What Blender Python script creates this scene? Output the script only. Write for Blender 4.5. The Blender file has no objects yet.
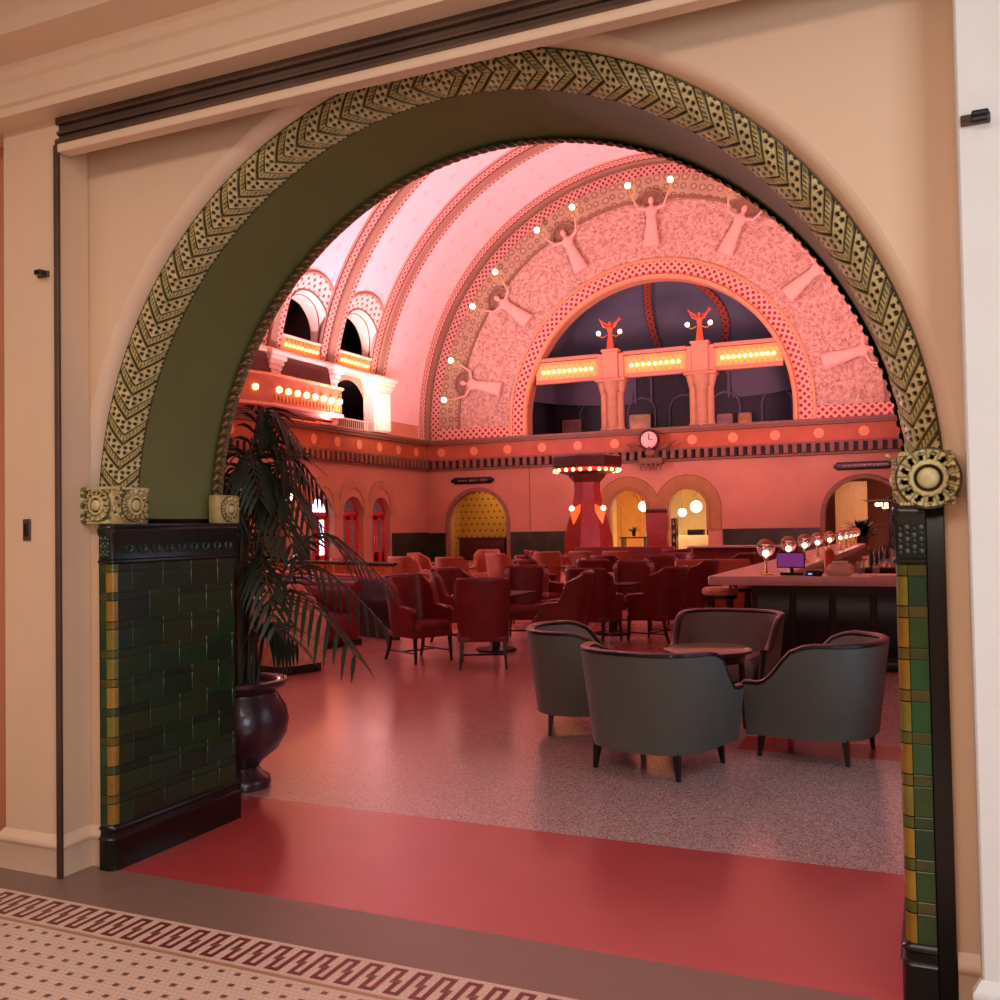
import bpy, math, random
from mathutils import Vector, Matrix
PI = math.pi
random.seed(7)
scn = bpy.context.scene
C = scn.collection

# ------------------------------------------------------------------ colours
def lin(c):
    return tuple((x/255/12.92 if x/255 <= .04045 else ((x/255+.055)/1.055)**2.4) for x in c)

# ------------------------------------------------------------------ node maths
class X:
    nt = None
    def __init__(s, k): s.k = k
    @staticmethod
    def w(v): return v if isinstance(v, X) else X(v)
    def op(s, o, b=None, c=None):
        n = X.nt.nodes.new('ShaderNodeMath'); n.operation = o
        for i, q in enumerate((s, b, c)):
            if q is None: continue
            q = X.w(q)
            if isinstance(q.k, (int, float)): n.inputs[i].default_value = q.k
            else: X.nt.links.new(q.k, n.inputs[i])
        return X(n.outputs[0])
    def __add__(s, o): return s.op('ADD', o)
    __radd__ = __add__
    def __mul__(s, o): return s.op('MULTIPLY', o)
    __rmul__ = __mul__
    def __sub__(s, o): return s.op('SUBTRACT', o)
    def __rsub__(s, o): return X.w(o).op('SUBTRACT', s)
    def __truediv__(s, o): return s.op('DIVIDE', o)
    def __gt__(s, o): return s.op('GREATER_THAN', o)
    def __lt__(s, o): return s.op('LESS_THAN', o)
    def fr(s): return s.op('FRACT')
    def ab(s): return s.op('ABSOLUTE')
    def fl(s): return s.op('FLOOR')
    def mx(s, o): return s.op('MAXIMUM', o)

def newmat(name):
    m = bpy.data.materials.new(name); m.use_nodes = True
    nt = m.node_tree; X.nt = nt
    return m, nt, nt.nodes['Principled BSDF']

def mat(name, col, rough=.6, metal=0., var=.06, scale=6., emit=None, es=0., bump=0., spec=.5, coat=0., trans=0., bscale=40.):
    m, nt, b = newmat(name)
    c = lin(col)
    b.inputs['Roughness'].default_value = rough
    b.inputs['Metallic'].default_value = metal
    b.inputs['Specular IOR Level'].default_value = spec
    b.inputs['Coat Weight'].default_value = coat
    b.inputs['Transmission Weight'].default_value = trans
    tc = nt.nodes.new('ShaderNodeTexCoord')
    if var > 0:
        nz = nt.nodes.new('ShaderNodeTexNoise'); nz.inputs['Scale'].default_value = scale
        nz.inputs['Detail'].default_value = 3
        nt.links.new(tc.outputs['Object'], nz.inputs['Vector'])
        r = nt.nodes.new('ShaderNodeValToRGB')
        r.color_ramp.elements[0].position = .3; r.color_ramp.elements[1].position = .7
        r.color_ramp.elements[0].color = (*[v*(1-var*2) for v in c], 1)
        r.color_ramp.elements[1].color = (*[min(1, v*(1+var*2)) for v in c], 1)
        nt.links.new(nz.outputs['Fac'], r.inputs['Fac']); nt.links.new(r.outputs[0], b.inputs['Base Color'])
    else: b.inputs['Base Color'].default_value = (*c, 1)
    if bump > 0:
        nz = nt.nodes.new('ShaderNodeTexNoise'); nz.inputs['Scale'].default_value = bscale
        nt.links.new(tc.outputs['Object'], nz.inputs['Vector'])
        bp = nt.nodes.new('ShaderNodeBump'); bp.inputs['Strength'].default_value = bump; bp.inputs['Distance'].default_value = .01
        nt.links.new(nz.outputs['Fac'], bp.inputs['Height']); nt.links.new(bp.outputs[0], b.inputs['Normal'])
    if emit:
        b.inputs['Emission Color'].default_value = (*lin(emit), 1); b.inputs['Emission Strength'].default_value = es
    return m

def mix(nt, fac, a, b):
    """a,b: colour tuple (srgb) or socket"""
    n = nt.nodes.new('ShaderNodeMix'); n.data_type = 'RGBA'
    if isinstance(fac, X): nt.links.new(fac.k, n.inputs[0])
    elif isinstance(fac, (int, float)): n.inputs[0].default_value = fac
    else: nt.links.new(fac, n.inputs[0])
    for i, q in ((6, a), (7, b)):
        if isinstance(q, tuple): n.inputs[i].default_value = (*lin(q), 1)
        else: nt.links.new(q, n.inputs[i])
    return n.outputs[2]

def uvxy(nt):
    tc = nt.nodes.new('ShaderNodeTexCoord'); s = nt.nodes.new('ShaderNodeSeparateXYZ')
    nt.links.new(tc.outputs['UV'], s.inputs[0])
    return X(s.outputs[0]), X(s.outputs[1]), tc.outputs['UV'], tc.outputs['Object']

def tex(nt, kind, vec, scale, **kw):
    n = nt.nodes.new('ShaderNodeTex'+kind); n.inputs['Scale'].default_value = scale
    for k, v in kw.items():
        if hasattr(n, k) and not k[0].isupper(): setattr(n, k, v)
        else: n.inputs[k.replace('_', ' ')].default_value = v
    nt.links.new(vec, n.inputs['Vector'])
    return n

def bump(nt, b, h, st=.5, d=.02):
    bp = nt.nodes.new('ShaderNodeBump'); bp.inputs['Strength'].default_value = st; bp.inputs['Distance'].default_value = d
    nt.links.new(h.k if isinstance(h, X) else h, bp.inputs['Height']); nt.links.new(bp.outputs[0], b.inputs['Normal'])

def m_lattice(name, p, light, dark, fill=.3, rough=.7):
    m, nt, b = newmat(name); u, v, uv, ob = uvxy(nt)
    a = (((u+v)/p).fr()-.5).ab(); c = (((u-v)/p).fr()-.5).ab()
    h = (a < fill)*(c < fill)
    nt.links.new(mix(nt, h, light, dark), b.inputs['Base Color'])
    b.inputs['Roughness'].default_value = rough; bump(nt, b, 1-h, .6, .03)
    return m

def m_hex(name):
    m, nt, b = newmat(name); u, v, uv, ob = uvxy(nt)
    vo = tex(nt, 'Voronoi', uv, 2.6, Randomness=.25)
    d = X(vo.outputs['Distance'])
    ring = (d > .27)*(d < .40); core = d < .12
    c = mix(nt, ring, (166, 140, 110), (122, 102, 76)); c2 = mix(nt, core, c, (186, 160, 132))
    nt.links.new(c2, b.inputs['Base Color']); bump(nt, b, d, .6, .05); b.inputs['Roughness'].default_value = .7
    return m

def m_relief(name):
    m, nt, b = newmat(name); u, v, uv, ob = uvxy(nt)
    vo = tex(nt, 'Voronoi', uv, 7., feature='SMOOTH_F1'); nz = tex(nt, 'Noise', uv, 9., Detail=6., Roughness=.65, Distortion=1.4)
    h = X(nz.outputs['Fac'])*1.3+X(vo.outputs['Distance'])*.5
    r = nt.nodes.new('ShaderNodeValToRGB'); e = r.color_ramp.elements
    e[0].position = .62; e[0].color = (*lin((186, 138, 114)), 1); e[1].position = 1.05; e[1].color = (*lin((240, 206, 178)), 1)  # low spots coloured darker: crevice shade put into the plaster
    nt.links.new(h.k, r.inputs['Fac']); nt.links.new(r.outputs[0], b.inputs['Base Color'])
    bump(nt, b, h, 1., .14); b.inputs['Roughness'].default_value = .75
    return m

def m_stencil(name, base, spot, p, rough=.75, thr=.12):
    m, nt, b = newmat(name); u, v, uv, ob = uvxy(nt)
    row = (v/p).fl(); a = ((u/p+row*.5).fr()-.5); c = ((v/p).fr()-.5)
    d = (a*a+c*c).op('SQRT'); h = d < thr
    nz = tex(nt, 'Noise', uv, .7, Detail=4.)
    c0 = mix(nt, X(nz.outputs['Fac'])*.25, base, spot)
    nt.links.new(mix(nt, h, c0, spot), b.inputs['Base Color']); b.inputs['Roughness'].default_value = rough
    return m

def m_band(name, w, edge, centre, dark, p=.42):
    """rib: plain centre band, two patterned borders (v across, 0..w)"""
    m, nt, b = newmat(name); u, v, uv, ob = uvxy(nt)
    d = (v-w/2).ab()/w          # 0 centre .. .5
    side = d > .17
    a = (((u+v)/p*2).fr()-.5).ab(); c = (((u-v)/p*2).fr()-.5).ab()
    h = ((a < .27)*(c < .27))*side*(d < .40)
    line = ((d-.17).ab() < .02).op('MAXIMUM', (d-.43).ab() < .015)
    col = mix(nt, side, centre, edge); col = mix(nt, h, col, dark); col = mix(nt, line, col, (120, 62, 50))
    nt.links.new(col, b.inputs['Base Color']); b.inputs['Roughness'].default_value = .7; bump(nt, b, 1-h, .5, .02)
    return m

def m_vcol(name, rough=.35, coat=0., bmp=0., spec=.5):
    m, nt, b = newmat(name)
    a = nt.nodes.new('ShaderNodeAttribute'); a.attribute_name = 'Col'
    tc = nt.nodes.new('ShaderNodeTexCoord'); nz = tex(nt, 'Noise', tc.outputs['Object'], 22., Detail=4.)
    hs = nt.nodes.new('ShaderNodeHueSaturation'); nt.links.new(a.outputs['Color'], hs.inputs['Color'])
    v = X(nz.outputs['Fac'])*.9+.55; nt.links.new(v.k, hs.inputs['Value'])
    nt.links.new(hs.outputs[0], b.inputs['Base Color'])
    b.inputs['Roughness'].default_value = rough; b.inputs['Coat Weight'].default_value = coat; b.inputs['Specular IOR Level'].default_value = spec
    if bmp: bump(nt, b, nz.outputs['Fac'], bmp, .01)
    return m

# ------------------------------------------------------------------ mesh builder
class MB:
    def __init__(s): s.v = []; s.uv = []; s.c = []; s.f = []; s.mi = []
    def add(s, vs, fs, uv=None, col=(1, 1, 1), m=0, T=None):
        o = len(s.v)
        s.v += [tuple(T @ Vector(p)) for p in vs] if T else [tuple(p) for p in vs]
        s.uv += uv if uv else [(p[0], p[1]) for p in vs]
        s.c += list(col) if isinstance(col, list) else [col]*len(vs)
        s.f += [tuple(i+o for i in f) for f in fs]; s.mi += [m]*len(fs)
        return s
    def box(s, x0, x1, y0, y1, z0, z1, b=0, m=0, col=(1, 1, 1), T=None):
        if b <= 0:
            v = [(x, y, z) for z in (z0, z1) for y in (y0, y1) for x in (x0, x1)]
            f = [(0, 2, 3, 1), (4, 5, 7, 6), (0, 1, 5, 4), (2, 6, 7, 3), (0, 4, 6, 2), (1, 3, 7, 5)]
            uv = [(p[0]+p[1], p[2]) for p in v]
            return s.add(v, f, uv, col, m, T)
        def ringp(z, i):
            a0, a1, c0, c1 = x0+i, x1-i, y0+i, y1-i
            q = b-i if i < b else 0
            return [(a0+q, c0, z), (a1-q, c0, z), (a1, c0+q, z), (a1, c1-q, z), (a1-q, c1, z), (a0+q, c1, z), (a0, c1-q, z), (a0, c0+q, z)]
        v = ringp(z0, b*.7)+ringp(z0+b, 0)+ringp(z1-b, 0)+ringp(z1, b*.7)
        f = [tuple(reversed(range(8))), tuple(range(24, 32))]
        for k in range(3):
            for i in range(8):
                j = (i+1) % 8; f.append((k*8+i, k*8+j, k*8+8+j, k*8+8+i))
        return s.add(v, f, [(p[0]+p[1], p[2]) for p in v], col, m, T)
    def grid(s, fn, ni, nj, closeu=False, m=0, col=None, T=None):
        vs = []; uv = []; cs = []
        for i in range(ni+1):
            for j in range(nj+1):
                r = fn(i/ni, j/nj); vs.append(r[0]); uv.append(r[1] if len(r) > 1 else (i/ni, j/nj)); cs.append(r[2] if len(r) > 2 else (col or (1, 1, 1)))
        w = nj+1
        fs = [(i*w+j, (i+1)*w+j, (i+1)*w+j+1, i*w+j+1) for i in range(ni) for j in range(nj)]
        return s.add(vs, fs, uv, cs, m, T)
    def tube(s, pts, r, n=8, closed=False, m=0, col=(1, 1, 1), T=None, sx=1., caps=True):
        P = [Vector(p) for p in pts]; k = len(P)
        R = r if isinstance(r, (list, tuple)) else [r]*k
        vs = []; up = None
        for i in range(k):
            a = P[(i-1) % k] if (closed or i > 0) else P[i]; b = P[(i+1) % k] if (closed or i < k-1) else P[i]
            t = (b-a).normalized()
            if up is None:
                up = Vector((0, 0, 1)) if abs(t.z) < .9 else Vector((0, 1, 0))
            n1 = (up-t*up.dot(t))
            if n1.length < 1e-6: n1 = t.orthogonal()
            n1.normalize(); n2 = t.cross(n1); up = n1
            for j in range(n):
                an = 2*PI*j/n+PI/n
                vs.append(P[i]+n1*math.cos(an)*R[i]+n2*math.sin(an)*R[i]*sx)
        fs = []
        for i in range(k if closed else k-1):
            for j in range(n):
                a = i*n+j; b = i*n+(j+1) % n; c = ((i+1) % k)*n+(j+1) % n; d = ((i+1) % k)*n+j
                fs.append((a, b, c, d))
        if not closed and caps: fs += [tuple(reversed(range(n))), tuple(range((k-1)*n, k*n))]
        return s.add(vs, fs, None, col, m, T)
    def lathe(s, prof, n=20, c=(0, 0, 0), m=0, col=(1, 1, 1), T=None, sy=1.):
        vs = []; fs = []; k = len(prof)
        for r, z in prof:
            for j in range(n):
                a = 2*PI*j/n; vs.append((c[0]+r*math.cos(a), c[1]+r*sy*math.sin(a), c[2]+z))
        for i in range(k-1):
            for j in range(n):
                fs.append((i*n+j, i*n+(j+1) % n, (i+1)*n+(j+1) % n, (i+1)*n+j))
        if prof[0][0] > 1e-5: fs.append(tuple(reversed(range(n))))
        if prof[-1][0] > 1e-5: fs.append(tuple(range((k-1)*n, k*n)))
        return s.add(vs, fs, None, col, m, T)
    def ball(s, c, r, n=12, m=0, sc=(1, 1, 1), T=None, col=(1, 1, 1)):
        vs = []; fs = []; h = n//2
        for i in range(h+1):
            t = PI*i/h
            for j in range(n):
                a = 2*PI*j/n
                vs.append((c[0]+r*sc[0]*math.sin(t)*math.cos(a), c[1]+r*sc[1]*math.sin(t)*math.sin(a), c[2]-r*sc[2]*math.cos(t)))
        for i in range(h):
            for j in range(n):
                fs.append((i*n+j, i*n+(j+1) % n, (i+1)*n+(j+1) % n, (i+1)*n+j))
        return s.add(vs, fs, None, col, m, T)
    def prism(s, poly, z0, z1, m=0, T=None, col=(1, 1, 1)):
        n = len(poly); v = [(x, y, z0) for x, y in poly]+[(x, y, z1) for x, y in poly]
        f = [tuple(reversed(range(n))), tuple(range(n, 2*n))]+[(i, (i+1) % n, n+(i+1) % n, n+i) for i in range(n)]
        return s.add(v, f, None, col, m, T)
    def arch(s, prof, cx, spring, zb=None, n=40, mp=None, a0=0., a1=PI, m=0, T=None):
        """sweep profile [(r, depth)] round a semicircle; legs down to zb. u = path length, v = profile length"""
        path = []
        if zb is not None and zb < spring: path.append((-1, 0, zb-spring, 0))
        for i in range(n+1): path.append((0, a0+(a1-a0)*i/n, 0, 0))
        if zb is not None and zb < spring: path.append((1, PI, zb-spring, 0))
        rm = sum(p[0] for p in prof)/len(prof)
        vl = [0.]
        for i in range(1, len(prof)): vl.append(vl[-1]+math.dist(prof[i], prof[i-1]))
        vs = []; uv = []; k = len(prof); leg = (spring-zb) if zb is not None else 0
        for kind, a, dz, _ in path:
            aa = 0. if kind == -1 else (PI if kind == 1 else a)
            u = (0 if kind == -1 else (leg+rm*PI+leg if kind == 1 else leg+rm*aa))
            for j, (r, d) in enumerate(prof):
                x = cx-r*math.cos(aa); z = spring+r*math.sin(aa)+dz
                vs.append((x, d, z) if mp != 'X' else (d, x, z)); uv.append((u, vl[j]))
        fs = [(i*k+j, (i+1)*k+j, (i+1)*k+j+1, i*k+j+1) for i in range(len(path)-1) for j in range(k-1)]
        return s.add(vs, fs, uv, (1, 1, 1), m, T)
    def holed(s, x0, x1, z0, z1, holes, d, mp=None, step=2., m=0):
        """wall plane at depth d, with round-topped holes (cx, spring, r, zbottom)"""
        xs = {x0, x1}
        for cx, sp, r, zb in holes:
            for i in range(33):
                x = cx-r*math.cos(PI*i/32)
                if x0 <= x <= x1: xs.add(x)
        x = x0
        while x < x1: xs.add(x); x += step
        xs = sorted(xs)
        def P(x, z): return (x, d, z) if mp != 'X' else (d, x, z)
        for a, b in zip(xs, xs[1:]):
            if b-a < 1e-6: continue
            mid = (a+b)/2; cuts = []
            for cx, sp, r, zb in holes:
                if abs(mid-cx) < r:
                    h = lambda x: sp+math.sqrt(max(0, r*r-(x-cx)**2))
                    cuts.append((zb, h(a), h(b)))
            cuts.sort(); lo = (z0, z0)
            for zb, ha, hb in cuts:
                if zb > lo[0]+1e-4: s._q(P, a, b, lo[0], lo[1], zb, zb, m)
                lo = (ha, hb)
            s._q(P, a, b, lo[0], lo[1], z1, z1, m)
        return s
    def _q(s, P, a, b, l0, l1, h0, h1, m):
        if h0-l0 < 1e-5 and h1-l1 < 1e-5: return
        s.add([P(a, l0), P(b, l1), P(b, h1), P(a, h0)], [(0, 1, 2, 3)], [(a, l0), (b, l1), (b, h1), (a, h0)], m=m)
    def build(s, name, mats, parent=None, loc=None, rot=None, smooth=35, keep=False):
        me = bpy.data.meshes.new(name); me.from_pydata(s.v, [], s.f)
        if not isinstance(mats, (list, tuple)): mats = [mats]
        for q in mats: me.materials.append(q)
        me.polygons.foreach_set('material_index', s.mi)
        ul = me.uv_layers.new(name='UVMap'); li = [0]*len(me.loops); me.loops.foreach_get('vertex_index', li)
        fl = []
        for i in li: fl += s.uv[i]
        ul.data.foreach_set('uv', fl)
        ca = me.color_attributes.new('Col', 'FLOAT_COLOR', 'POINT'); fc = []
        for c in s.c: fc += [*c, 1.]
        ca.data.foreach_set('color', fc)
        if smooth:
            me.polygons.foreach_set('use_smooth', [True]*len(me.polygons)); me.set_sharp_from_angle(angle=math.radians(smooth))
        me.update()
        o = bpy.data.objects.new(name, me); C.objects.link(o)
        if parent: o.parent = parent
        if loc: o.location = loc
        if rot: o.rotation_euler = rot
        return o

def thing(name, label, cat, loc=(0, 0, 0), rz=0, group=None):
    o = bpy.data.objects.new(name, None); C.objects.link(o); o.location = loc; o.rotation_euler = (0, 0, rz); o.empty_display_size = .1
    return tag(o, label, cat, group)
def tag(o, label, cat, group=None):
    o['label'] = label; o['category'] = cat
    if group: o['group'] = group
    return o
def struct(o): o['kind'] = 'structure'; return o
def dup(root, loc, rz=None, label=None, group=None):
    r = root.copy(); C.objects.link(r); r.location = loc
    if rz is not None: r.rotation_euler = (0, 0, rz)
    if label: r['label'] = label
    if group: r['group'] = group
    for ch in list(root.children):
        c = ch.copy(); C.objects.link(c); c.parent = r
        for g in list(ch.children):
            d = g.copy(); C.objects.link(d); d.parent = c
    return r

# ------------------------------------------------------------------ materials
M = {}
M['cream'] = mat('cream_paint', (232, 200, 168), .55, var=.015, scale=1.5)
M['cream_edge'] = mat('cream_paint_glossy', (236, 206, 176), .4, var=.01)
M['white'] = mat('white_and_daylit_paint', (236, 236, 232), .5, var=.01)  # ceiling white; on the right pilaster it imitates cool daylight
M['bronze'] = mat('dark_bronze', (92, 70, 56), .5, .3, var=.15, scale=3)
M['black'] = mat('black_lacquer', (14, 11, 12), .3, var=.05)
M['olive'] = mat('olive_paint', (112, 116, 66), .5, var=.03, scale=2)
M['glaze'] = m_vcol('glazed_tile', .30, .15, .10)
M['terracotta'] = m_vcol('glazed_terracotta', .38, .15, .05)
M['salmon'] = mat('salmon_plaster', (178, 126, 98), .7, var=.05, scale=.6)
M['salmon2'] = mat('terracotta_plaster', (206, 140, 104), .7, var=.05, scale=.6)
M['frieze'] = mat('orange_frieze', (166, 84, 46), .6, var=.06, scale=2)
M['medal'] = mat('pale_medallion', (214, 140, 92), .6, var=.03)
M['brown'] = mat('brown_cornice', (112, 76, 52), .6, var=.08)
M['blind'] = mat('brown_blind', (92, 50, 40), .6, var=.08)  # added cover in place of the gallery recess's dark interior
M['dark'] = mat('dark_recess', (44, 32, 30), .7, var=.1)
M['dado'] = mat('dark_green_marble', (38, 50, 32), .3, var=.25, scale=1.5)
M['stone'] = mat('cream_stone', (238, 214, 186), .6, var=.03)
M['tanstone'] = mat('tan_stone', (168, 124, 88), .6, var=.05, scale=3)
M['goldstone'] = mat('ochre_arch_stone', (150, 108, 58), .6, var=.06, scale=3)
M['plaster'] = m_stencil('vault_plaster', (240, 208, 198), (234, 194, 184), 1.1)
M['rib'] = m_band('vault_rib', 1.0, (206, 162, 138), (150, 120, 94), (134, 44, 38))
M['lattice'] = m_lattice('red_lattice', .30, (210, 164, 136), (140, 32, 32))
M['lattice2'] = m_lattice('violet_lattice', .26, (200, 152, 130), (120, 40, 56))
M['hex'] = m_hex('hexagon_band')
M['relief'] = m_relief('cast_plaster_relief')
M['archivolt'] = m_lattice('lunette_pattern', .36, (236, 200, 176), (150, 60, 54), .22)
M['edge'] = mat('olive_brown_moulding', (128, 98, 72), .6, var=.06)
M['moulding'] = mat('gilded_rose_moulding', (206, 140, 96), .5, var=.05)
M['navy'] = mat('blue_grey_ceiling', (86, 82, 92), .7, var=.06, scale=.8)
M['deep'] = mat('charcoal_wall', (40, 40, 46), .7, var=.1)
M['redrib'] = m_lattice('red_rib_pattern', .34, (150, 60, 36), (84, 26, 20), .25)
M['figure'] = mat('pale_plaster_figure', (216, 172, 150), .6, var=.05)
M['gold'] = mat('gilt_bronze', (226, 150, 60), .35, .6, var=.08)
M['redgold'] = mat('red_gilt', (214, 92, 50), .4, .2, var=.1)
M['panel'] = mat('lit_balustrade_panel', (218, 162, 96), .55, var=.06, scale=5)
M['bulb'] = mat('warm_bulb', (255, 226, 160), .4, var=0, emit=(255, 190, 96), es=8)
M['rosette_glow'] = mat('glowing_rosette', (206, 146, 84), .4, var=0, emit=(255, 140, 60), es=.7)  # ornament rosettes, given an orange glow of their own
M['globe'] = mat('opal_globe', (255, 246, 230), .3, var=0, emit=(255, 236, 206), es=7)
M['globep'] = mat('pink_lit_globe', (255, 200, 190), .3, var=0, emit=(255, 176, 150), es=7)
M['heart'] = mat('amber_heart_shade', (230, 90, 40), .4, var=0, emit=(255, 88, 34), es=1.2)
M['redlacq'] = mat('red_lacquer_panel', (126, 34, 32), .4, var=.08, coat=.3)
M['reddoor'] = mat('red_painted_wood', (176, 32, 32), .4, var=.06, coat=.2)
M['mahog'] = mat('mahogany', (58, 22, 16), .28, var=.2, scale=9, coat=.4)
M['darkwood'] = mat('dark_stained_wood', (36, 18, 14), .3, var=.2, scale=9, coat=.3)
M['leather'] = mat('oxblood_leather', (124, 34, 36), .42, var=.1, scale=5, bump=.15)
M['tanleather'] = mat('terracotta_upholstery', (186, 104, 74), .6, var=.05, bump=.1)
M['grey'] = mat('blue_grey_leather', (98, 101, 92), .5, var=.04, scale=3, bump=.12, bscale=120)
M['greyin'] = mat('inner_grey_upholstery', (134, 116, 110), .6, var=.04)
M['marble'] = mat('pale_counter_marble', (226, 190, 186), .2, var=.06, scale=3)
M['brass'] = mat('brass', (236, 190, 120), .22, .9, var=.04)
M['glass'] = mat('clear_glass', (255, 240, 236), .03, var=0, trans=.92)
M['leaf'] = mat('dark_palm_leaf', (26, 42, 24), .45, var=.3, scale=4)
M['stem'] = mat('palm_stem', (60, 52, 30), .6, var=.2)
M['pot'] = mat('aubergine_glazed_pot', (58, 30, 38), .3, var=.12, coat=.3)
M['soil'] = mat('green_moss_soil', (40, 48, 30), .9, var=.2, scale=20)
M['screen'] = mat('lit_tablet_screen', (120, 60, 130), .3, var=0, emit=(130, 60, 140), es=.55)
M['daypane'] = mat('bright_door_pane', (220, 230, 255), .3, var=0, emit=(210, 225, 255), es=3.)
M['pane'] = mat('smoky_pane', (120, 110, 116), .12, var=.1)
M['goldroom'] = m_stencil('gilded_mosaic', (198, 146, 60), (120, 78, 30), .3, .35, .2)
M['creamroom'] = mat('ivory_wall', (242, 214, 160), .6, var=.03)
M['orangeroom'] = mat('amber_arch_panel', (222, 150, 76), .6, var=.04)
M['clockface'] = mat('pale_clock_face', (246, 190, 176), .5, var=.0)
M['cushion'] = mat('striped_tan_cushion', (222, 160, 130), .8, var=.1, scale=12)
M['paper'] = mat('white_card', (245, 225, 215), .6, var=0)

# ------------------------------------------------------------------ camera
f, yaw, pitch, roll, CX, CD = 969.51, .4190, .0268, -.0173, 3.4652, 3.4023
w = Vector((-math.sin(yaw)*math.cos(pitch), math.cos(yaw)*math.cos(pitch), math.sin(pitch)))
r0 = Vector((math.cos(yaw), math.sin(yaw), 0)); u0 = r0.cross(w)
r1 = r0*math.cos(roll)+u0*math.sin(roll); u1 = -r0*math.sin(roll)+u0*math.cos(roll)
cam = bpy.data.cameras.new('camera'); co = bpy.data.objects.new('camera', cam); C.objects.link(co)
mm = Matrix((r1, u1, -w)).transposed().to_4x4(); mm.translation = Vector((CX, -CD, 1.55)); co.matrix_world = mm
cam.sensor_width = 36; cam.lens = f/1000*36; cam.clip_start = .05; cam.clip_end = 200
scn.camera = co

W = 3.352; SP = 1.615; ACX = 1.66; AR = 1.735; T = .84; JH = 1.59      # doorway
HX = -7.05; HZ = 6.15; HR = 10.7; HL = HX-HR; HRt = HX+HR; FY = 36.    # hall

# ------------------------------------------------------------------ corridor
def m_smalltile(name, base, joint, p=.022, patches=.12, rough=.42):
    m, nt, b = newmat(name); tc = nt.nodes.new('ShaderNodeTexCoord'); s = nt.nodes.new('ShaderNodeSeparateXYZ')
    nt.links.new(tc.outputs['Object'], s.inputs[0]); x, y = X(s.outputs[0]), X(s.outputs[1])
    row = (y/p).fl()
    e = (((x/p+row*.5).fr()-.5).ab() > .44).op('MAXIMUM', ((y/p).fr()-.5).ab() > .44)
    nz = tex(nt, 'Noise', tc.outputs['Object'], 3., Detail=4.)
    c = mix(nt, X(nz.outputs['Fac'])*patches*2, base, joint)
    nt.links.new(mix(nt, e*.5, c, joint), b.inputs['Base Color']); b.inputs['Roughness'].default_value = rough
    return m
tb = m_smalltile('cream_mosaic_tile', (232, 204, 186), (178, 138, 116))
tg = m_smalltile('taupe_mosaic_tile', (140, 112, 100), (112, 84, 76), .02)
tm = m_smalltile('maroon_mosaic_tile', (124, 52, 50), (96, 42, 42))
tt = m_smalltile('tan_mosaic_tile', (188, 142, 112), (150, 106, 84))
td = m_smalltile('grey_mosaic_tile', (128, 96, 84), (100, 76, 70))
g = MB()
def sheet(x0, x1, y0, y1, z, m): g.add([(x0, y0, z), (x1, y0, z), (x1, y1, z), (x0, y1, z)], [(0, 1, 2, 3)], m=m)
g.box(-5, 9, -7, -.02, -.2, 0, m=0)
sheet(-5, 9, -.38, -.02, .0006, 1)
sheet(-5, 9, -.62, -.60, .0006, 3)
per = .097
zc = [0]
def stroke(a, b, wd=.0085):
    zc[0] = (zc[0]+1) % 5
    (x0, y0), (x1, y1) = a, b
    sheet(min(x0, x1)-wd, max(x0, x1)+wd, min(y0, y1)-wd, max(y0, y1)+wd, .0009+zc[0]*.0001, 2)
k = -28
while k*per < 4.6:
    bx = k*per; h0, h1 = -.572, -.413
    for q0, q1 in (((.10, .40), (.10, 0)), ((.10, 0), (.52, 0)), ((.52, 0), (.52, 1)), ((.52, 1), (.94, 1)), ((.94, 1), (.94, .60))):
        fx = lambda q: (bx+q[0]*per, h0+(h1-h0)*q[1])
        stroke(fx(q0), fx(q1), .0100)
    cxm = bx+per*1.02
    sheet(cxm-.02, cxm+.02, -.505, -.48, .0008, 4)
    k += 1
# scattered squares of the field
row = 0
yy = -.655
while yy > -1.5:
    xx = -1.6+(row % 2)*.0+row*.03
    while xx < 3.4:
        sheet(xx-.012, xx+.012, yy-.010, yy+.010, .0009, 4); xx += .072
    yy -= .073; row += 1
cf = g.build('floor', [tb, tg, tm, tt, td], smooth=0); struct(cf)

# doorway wall with a round-headed opening
g = MB()
ho = [(ACX, SP, AR+.135, SP-.001)]
def wall_open(d, rad, x0, x1, ztop, lowx0, lowx1, mi=0):
    g.holed(x0, x1, SP, ztop, [(ACX, SP, rad, SP)], d, m=mi)
    g.add([(x0, d, 0), (lowx0, d, 0), (lowx0, d, SP), (x0, d, SP)], [(0, 1, 2, 3)], m=mi)
    g.add([(lowx1, d, 0), (x1, d, 0), (x1, d, SP), (lowx1, d, SP)], [(0, 1, 2, 3)], m=mi)
wall_open(0, AR+.165, -5, 9, 4.6, -.05, W+.09)
g.add([(x_, y_, SP) for x_, y_ in ((-.30, 0), (.10, 0), (.10, .3), (-.30, .3))], [(0, 1, 2, 3)])
g.add([(x_, y_, SP) for x_, y_ in ((3.25, 0), (3.62, 0), (3.62, .3), (3.25, .3))], [(0, 1, 2, 3)])
struct(g.build('wall_front', M['cream'], smooth=0))
g = MB(); wall_open(T, AR+.06, HL-.5, HRt+.5, 18, -.02, W+.02)
struct(g.build('wall_back', M['salmon'], smooth=0))
g = MB()
g.arch([(AR+.002, .205), (AR+.002, T-.08)], ACX, SP, n=96)
g.arch([(AR+.02, T-.1), (AR+.02, T)], ACX, SP, n=96)
struct(g.build('trim_1', M['olive']))
# cream bead round the arch
g = MB(); g.arch([(AR+.165, 0), (AR+.155, .003), (AR+.14, .012), (AR+.126, .03), (AR+.116, .055), (AR+.112, .09), (AR+.10, .2)], ACX, SP, n=96, zb=SP-.0)
struct(g.build('trim_2', M['cream_edge']))

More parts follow.
